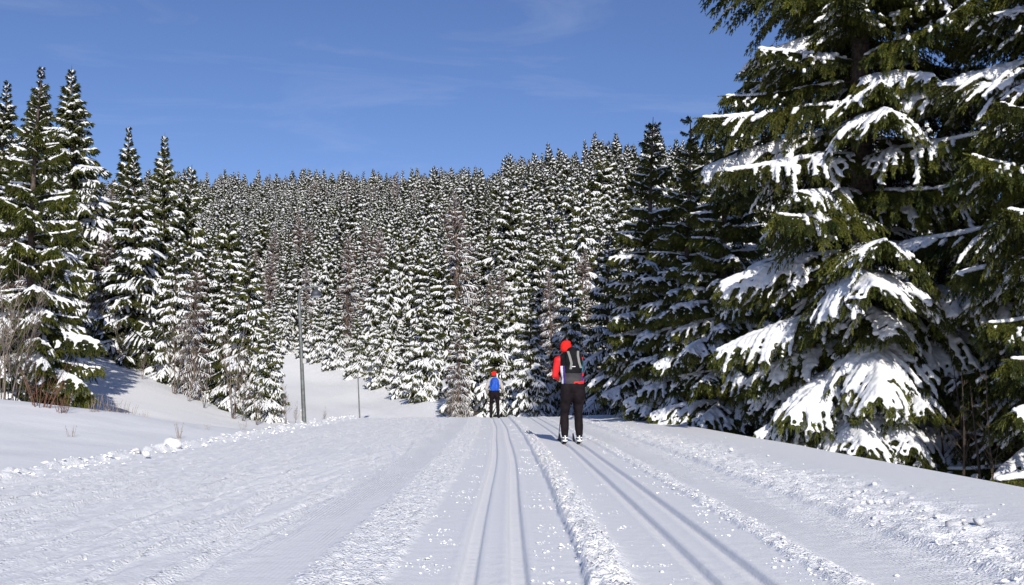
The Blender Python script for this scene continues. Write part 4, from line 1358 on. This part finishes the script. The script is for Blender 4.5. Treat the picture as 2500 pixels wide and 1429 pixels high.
def place_local(o, base, rz):
    o.location = base; o.rotation_euler = (0, 0, rz); return o


# black backpack with two grey bands
bp = empty('backpack', (SX, SY, SZ), 0.035, 'black backpack with two light grey bands on the back of the red-hatted skier', 'backpack')
A = Acc()
limb(A, [(0.055, -0.02, 1.30), (0.045, 0.00, 1.42), (0.03, 0.05, 1.56), (0.02, 0.075, 1.62)], [0.105, 0.125, 0.110, 0.075], 1.28, 0.75)
pk = fused(*A.get(), 0.011, 'pack_body', [M_BLACK], 2); paint(pk, lambda c: np.zeros(len(c)))
pb = link('pack_body', pk, bp)


PKV = np.array([v.co[:] for v in pk.vertices])
def pack_y(x_, z_):
    """back surface of the pack at a given place"""
    m = np.hypot(PKV[:, 0] - x_, PKV[:, 2] - z_) < 0.022
    return PKV[m, 1].min() - 0.004 if m.any() else -0.1
def strip(name, pts, w, mat, parent):
    P = np.array([(a, pack_y(a, b), b) for a, b in pts]); t = np.linspace(0, 1, 10)
    P = lerp_poly(P, t)
    L_ = P.copy(); L_[:, 0] -= w; Rr = P.copy(); Rr[:, 0] += w
    for q in (L_, Rr):
        q[:, 1] = [min(pack_y(a, b), p_) for (a, _, b), p_ in zip(q, q[:, 1] + 0.004)]
    back = np.concatenate([L_, Rr]); fr = back + [0, 0.012, 0]
    V = np.concatenate([back, fr]); i = np.arange(9)
    q = np.concatenate([np.stack([i, i + 1, i + 11, i + 10], 1)[:, ::-1], np.stack([i + 20, i + 21, i + 31, i + 30], 1), np.stack([i, i + 1, i + 21, i + 20], 1), np.stack([i + 10, i + 11, i + 31, i + 30], 1)[:, ::-1]])
    return link(name, raw_mesh(name, V, q, mat), parent)
strip('band', [(-0.062, 1.615), (-0.035, 1.52), (-0.008, 1.40), (-0.022, 1.30)], 0.020, M_LGREY, bp)
strip('band', [(0.115, 1.62), (0.108, 1.54), (0.125, 1.42), (0.158, 1.32)], 0.020, M_LGREY, bp)
strip('logo', [(0.030, 1.352), (0.030, 1.340)], 0.030, M_WHITE, bp)
A = Acc(); limb(A, [(0.185, 0.02, 1.27), (0.185, 0.03, 1.44)], [0.040, 0.036])
bo = fused(*A.get(), 0.010, 'bottle_pocket', [M_TEAL], 1); link('bottle_pocket', bo, bp)
A = Acc(); limb(A, [(-0.10, 0.04, 1.30), (-0.12, 0.09, 1.45), (-0.10, 0.14, 1.56), (-0.08, 0.20, 1.58)], [0.016, 0.018, 0.018, 0.016])
link('shoulder_strap', fused(*A.get(), 0.010, 'shoulder_strap', [M_YELLOW], 1), bp)
A = Acc(); limb(A, [(-0.23, 0.24, 1.155), (-0.20, 0.29, 1.10), (-0.17, 0.33, 1.10)], [0.016, 0.018, 0.016])
link('wrist_strap', fused(*A.get(), 0.009, 'wrist_strap', [M_YELLOW], 1), p1)
for s_, lab in ((-1, 'left cross-country ski of the red-hatted skier'), (1, 'right cross-country ski of the red-hatted skier')):
    ski(SX + s_ * 0.125, SY - 0.03, SZ + 0.004, 0.035, lab, 'skis of the red-hatted skier')
pole((SX - 0.10, SY + 0.44, 1.12), (SX - 0.20, SY + 0.85, ground_z(SX - 0.2, SY + 0.85) - 0.04), 'left ski pole in front of the red-hatted skier', 'poles of the red-hatted skier')
pole((SX + 0.06, SY + 0.50, 1.16), (SX + 0.16, SY + 0.95, ground_z(SX + 0.16, SY + 0.95) - 0.04), 'right ski pole in front of the red-hatted skier', 'poles of the red-hatted skier')

# skier with the blue pack, on the crest in the left-hand tracks
TY = 35.0
TX = float(c_of(TY)) + 0.0
TZ = float(ground_z(TX + 0.03, TY)) - 0.02
J2 = dict(head=(-0.02, 0.12, 1.49), neck=(0, 0.07, 1.34), chest=(0, 0.05, 1.21), waist=(0, 0.0, 1.01), pelvis=(0, -0.03, 0.88),
          shl=(-0.185, 0.06, 1.29), shr=(0.185, 0.06, 1.29), ell=(-0.285, 0.05, 1.04), elr=(0.285, 0.06, 1.05), wrl=(-0.245, 0.20, 0.88), wrr=(0.30, 0.22, 0.90), hdl=(0.1, 0.9, -0.1), hdr=(-0.1, 0.9, -0.1),
          hpl=(-0.085, -0.03, 0.83), hpr=(0.085, -0.03, 0.83), knl=(-0.115, 0.03, 0.48), knr=(0.115, 0.04, 0.48), anl=(-0.1225, -0.03, 0.115), anr=(0.1225, -0.03, 0.115))
spec2 = dict(leg=[0.105, 0.105, 0.085, 0.068, 0.068, 0.062], jac=[0.07, 0.115, 0.145, 0.135, 0.150], arm=[0.070, 0.062, 0.048], hem=0.10, jmats=[M_BEIGE], jpaint=lambda c: np.zeros(len(c)), hatmats=[M_REDKNIT, M_HAIR],
             hatpaint=lambda c: (c[:, 2] < 1.485).astype(int), bootw=0)
person(TX, TY, TZ, 0.05, 'small distant skier in beige jacket, red cap and black trousers on the trail crest', J2, spec2)
bp2 = empty('backpack', (TX, TY, TZ), 0.05, 'bright blue backpack worn by the distant skier', 'backpack')
A = Acc()
limb(A, [(0.0, -0.07, 0.98), (0.0, -0.085, 1.12), (0.0, -0.06, 1.27), (0, -0.03, 1.33)], [0.135, 0.150, 0.140, 0.10], 1.18, 0.72)
pk2 = fused(*A.get(), 0.013, 'pack_body', [M_BLUE], 2); paint(pk2, lambda c: np.zeros(len(c)))
link('pack_body', pk2, bp2)
A = Acc(); limb(A, [(0.06, -0.165, 1.0), (0.06, -0.175, 1.14), (0.06, -0.15, 1.25)], [0.055, 0.06, 0.045], 1.1, 0.6)
link('front_pocket', fused(*A.get(), 0.012, 'front_pocket', [M_BLUE], 1), bp2)
A = Acc(); limb(A, [(-0.10, -0.135, 1.30), (-0.095, -0.17, 1.20), (-0.12, -0.17, 1.12)], [0.024, 0.024, 0.020])
link('side_strap', fused(*A.get(), 0.011, 'side_strap', [M_NAVY], 1), bp2)
for s_, lab in ((-1, 'left ski of the distant blue-pack skier'), (1, 'right ski of the distant blue-pack skier')):
    ski(TX + s_ * 0.1225, TY - 0.03, TZ + 0.006, 0.05, lab, 'skis of the distant skier', mat=M_SKIB)
pole((TX - 0.24, TY + 0.29, TZ + 0.88), (TX - 0.32, TY + 0.05, TZ - 0.02), 'left ski pole of the distant blue-pack skier', 'poles of the distant skier')
pole((TX + 0.29, TY + 0.31, TZ + 0.90), (TX + 0.36, TY + 0.05, TZ - 0.02), 'right ski pole of the distant blue-pack skier', 'poles of the distant skier')
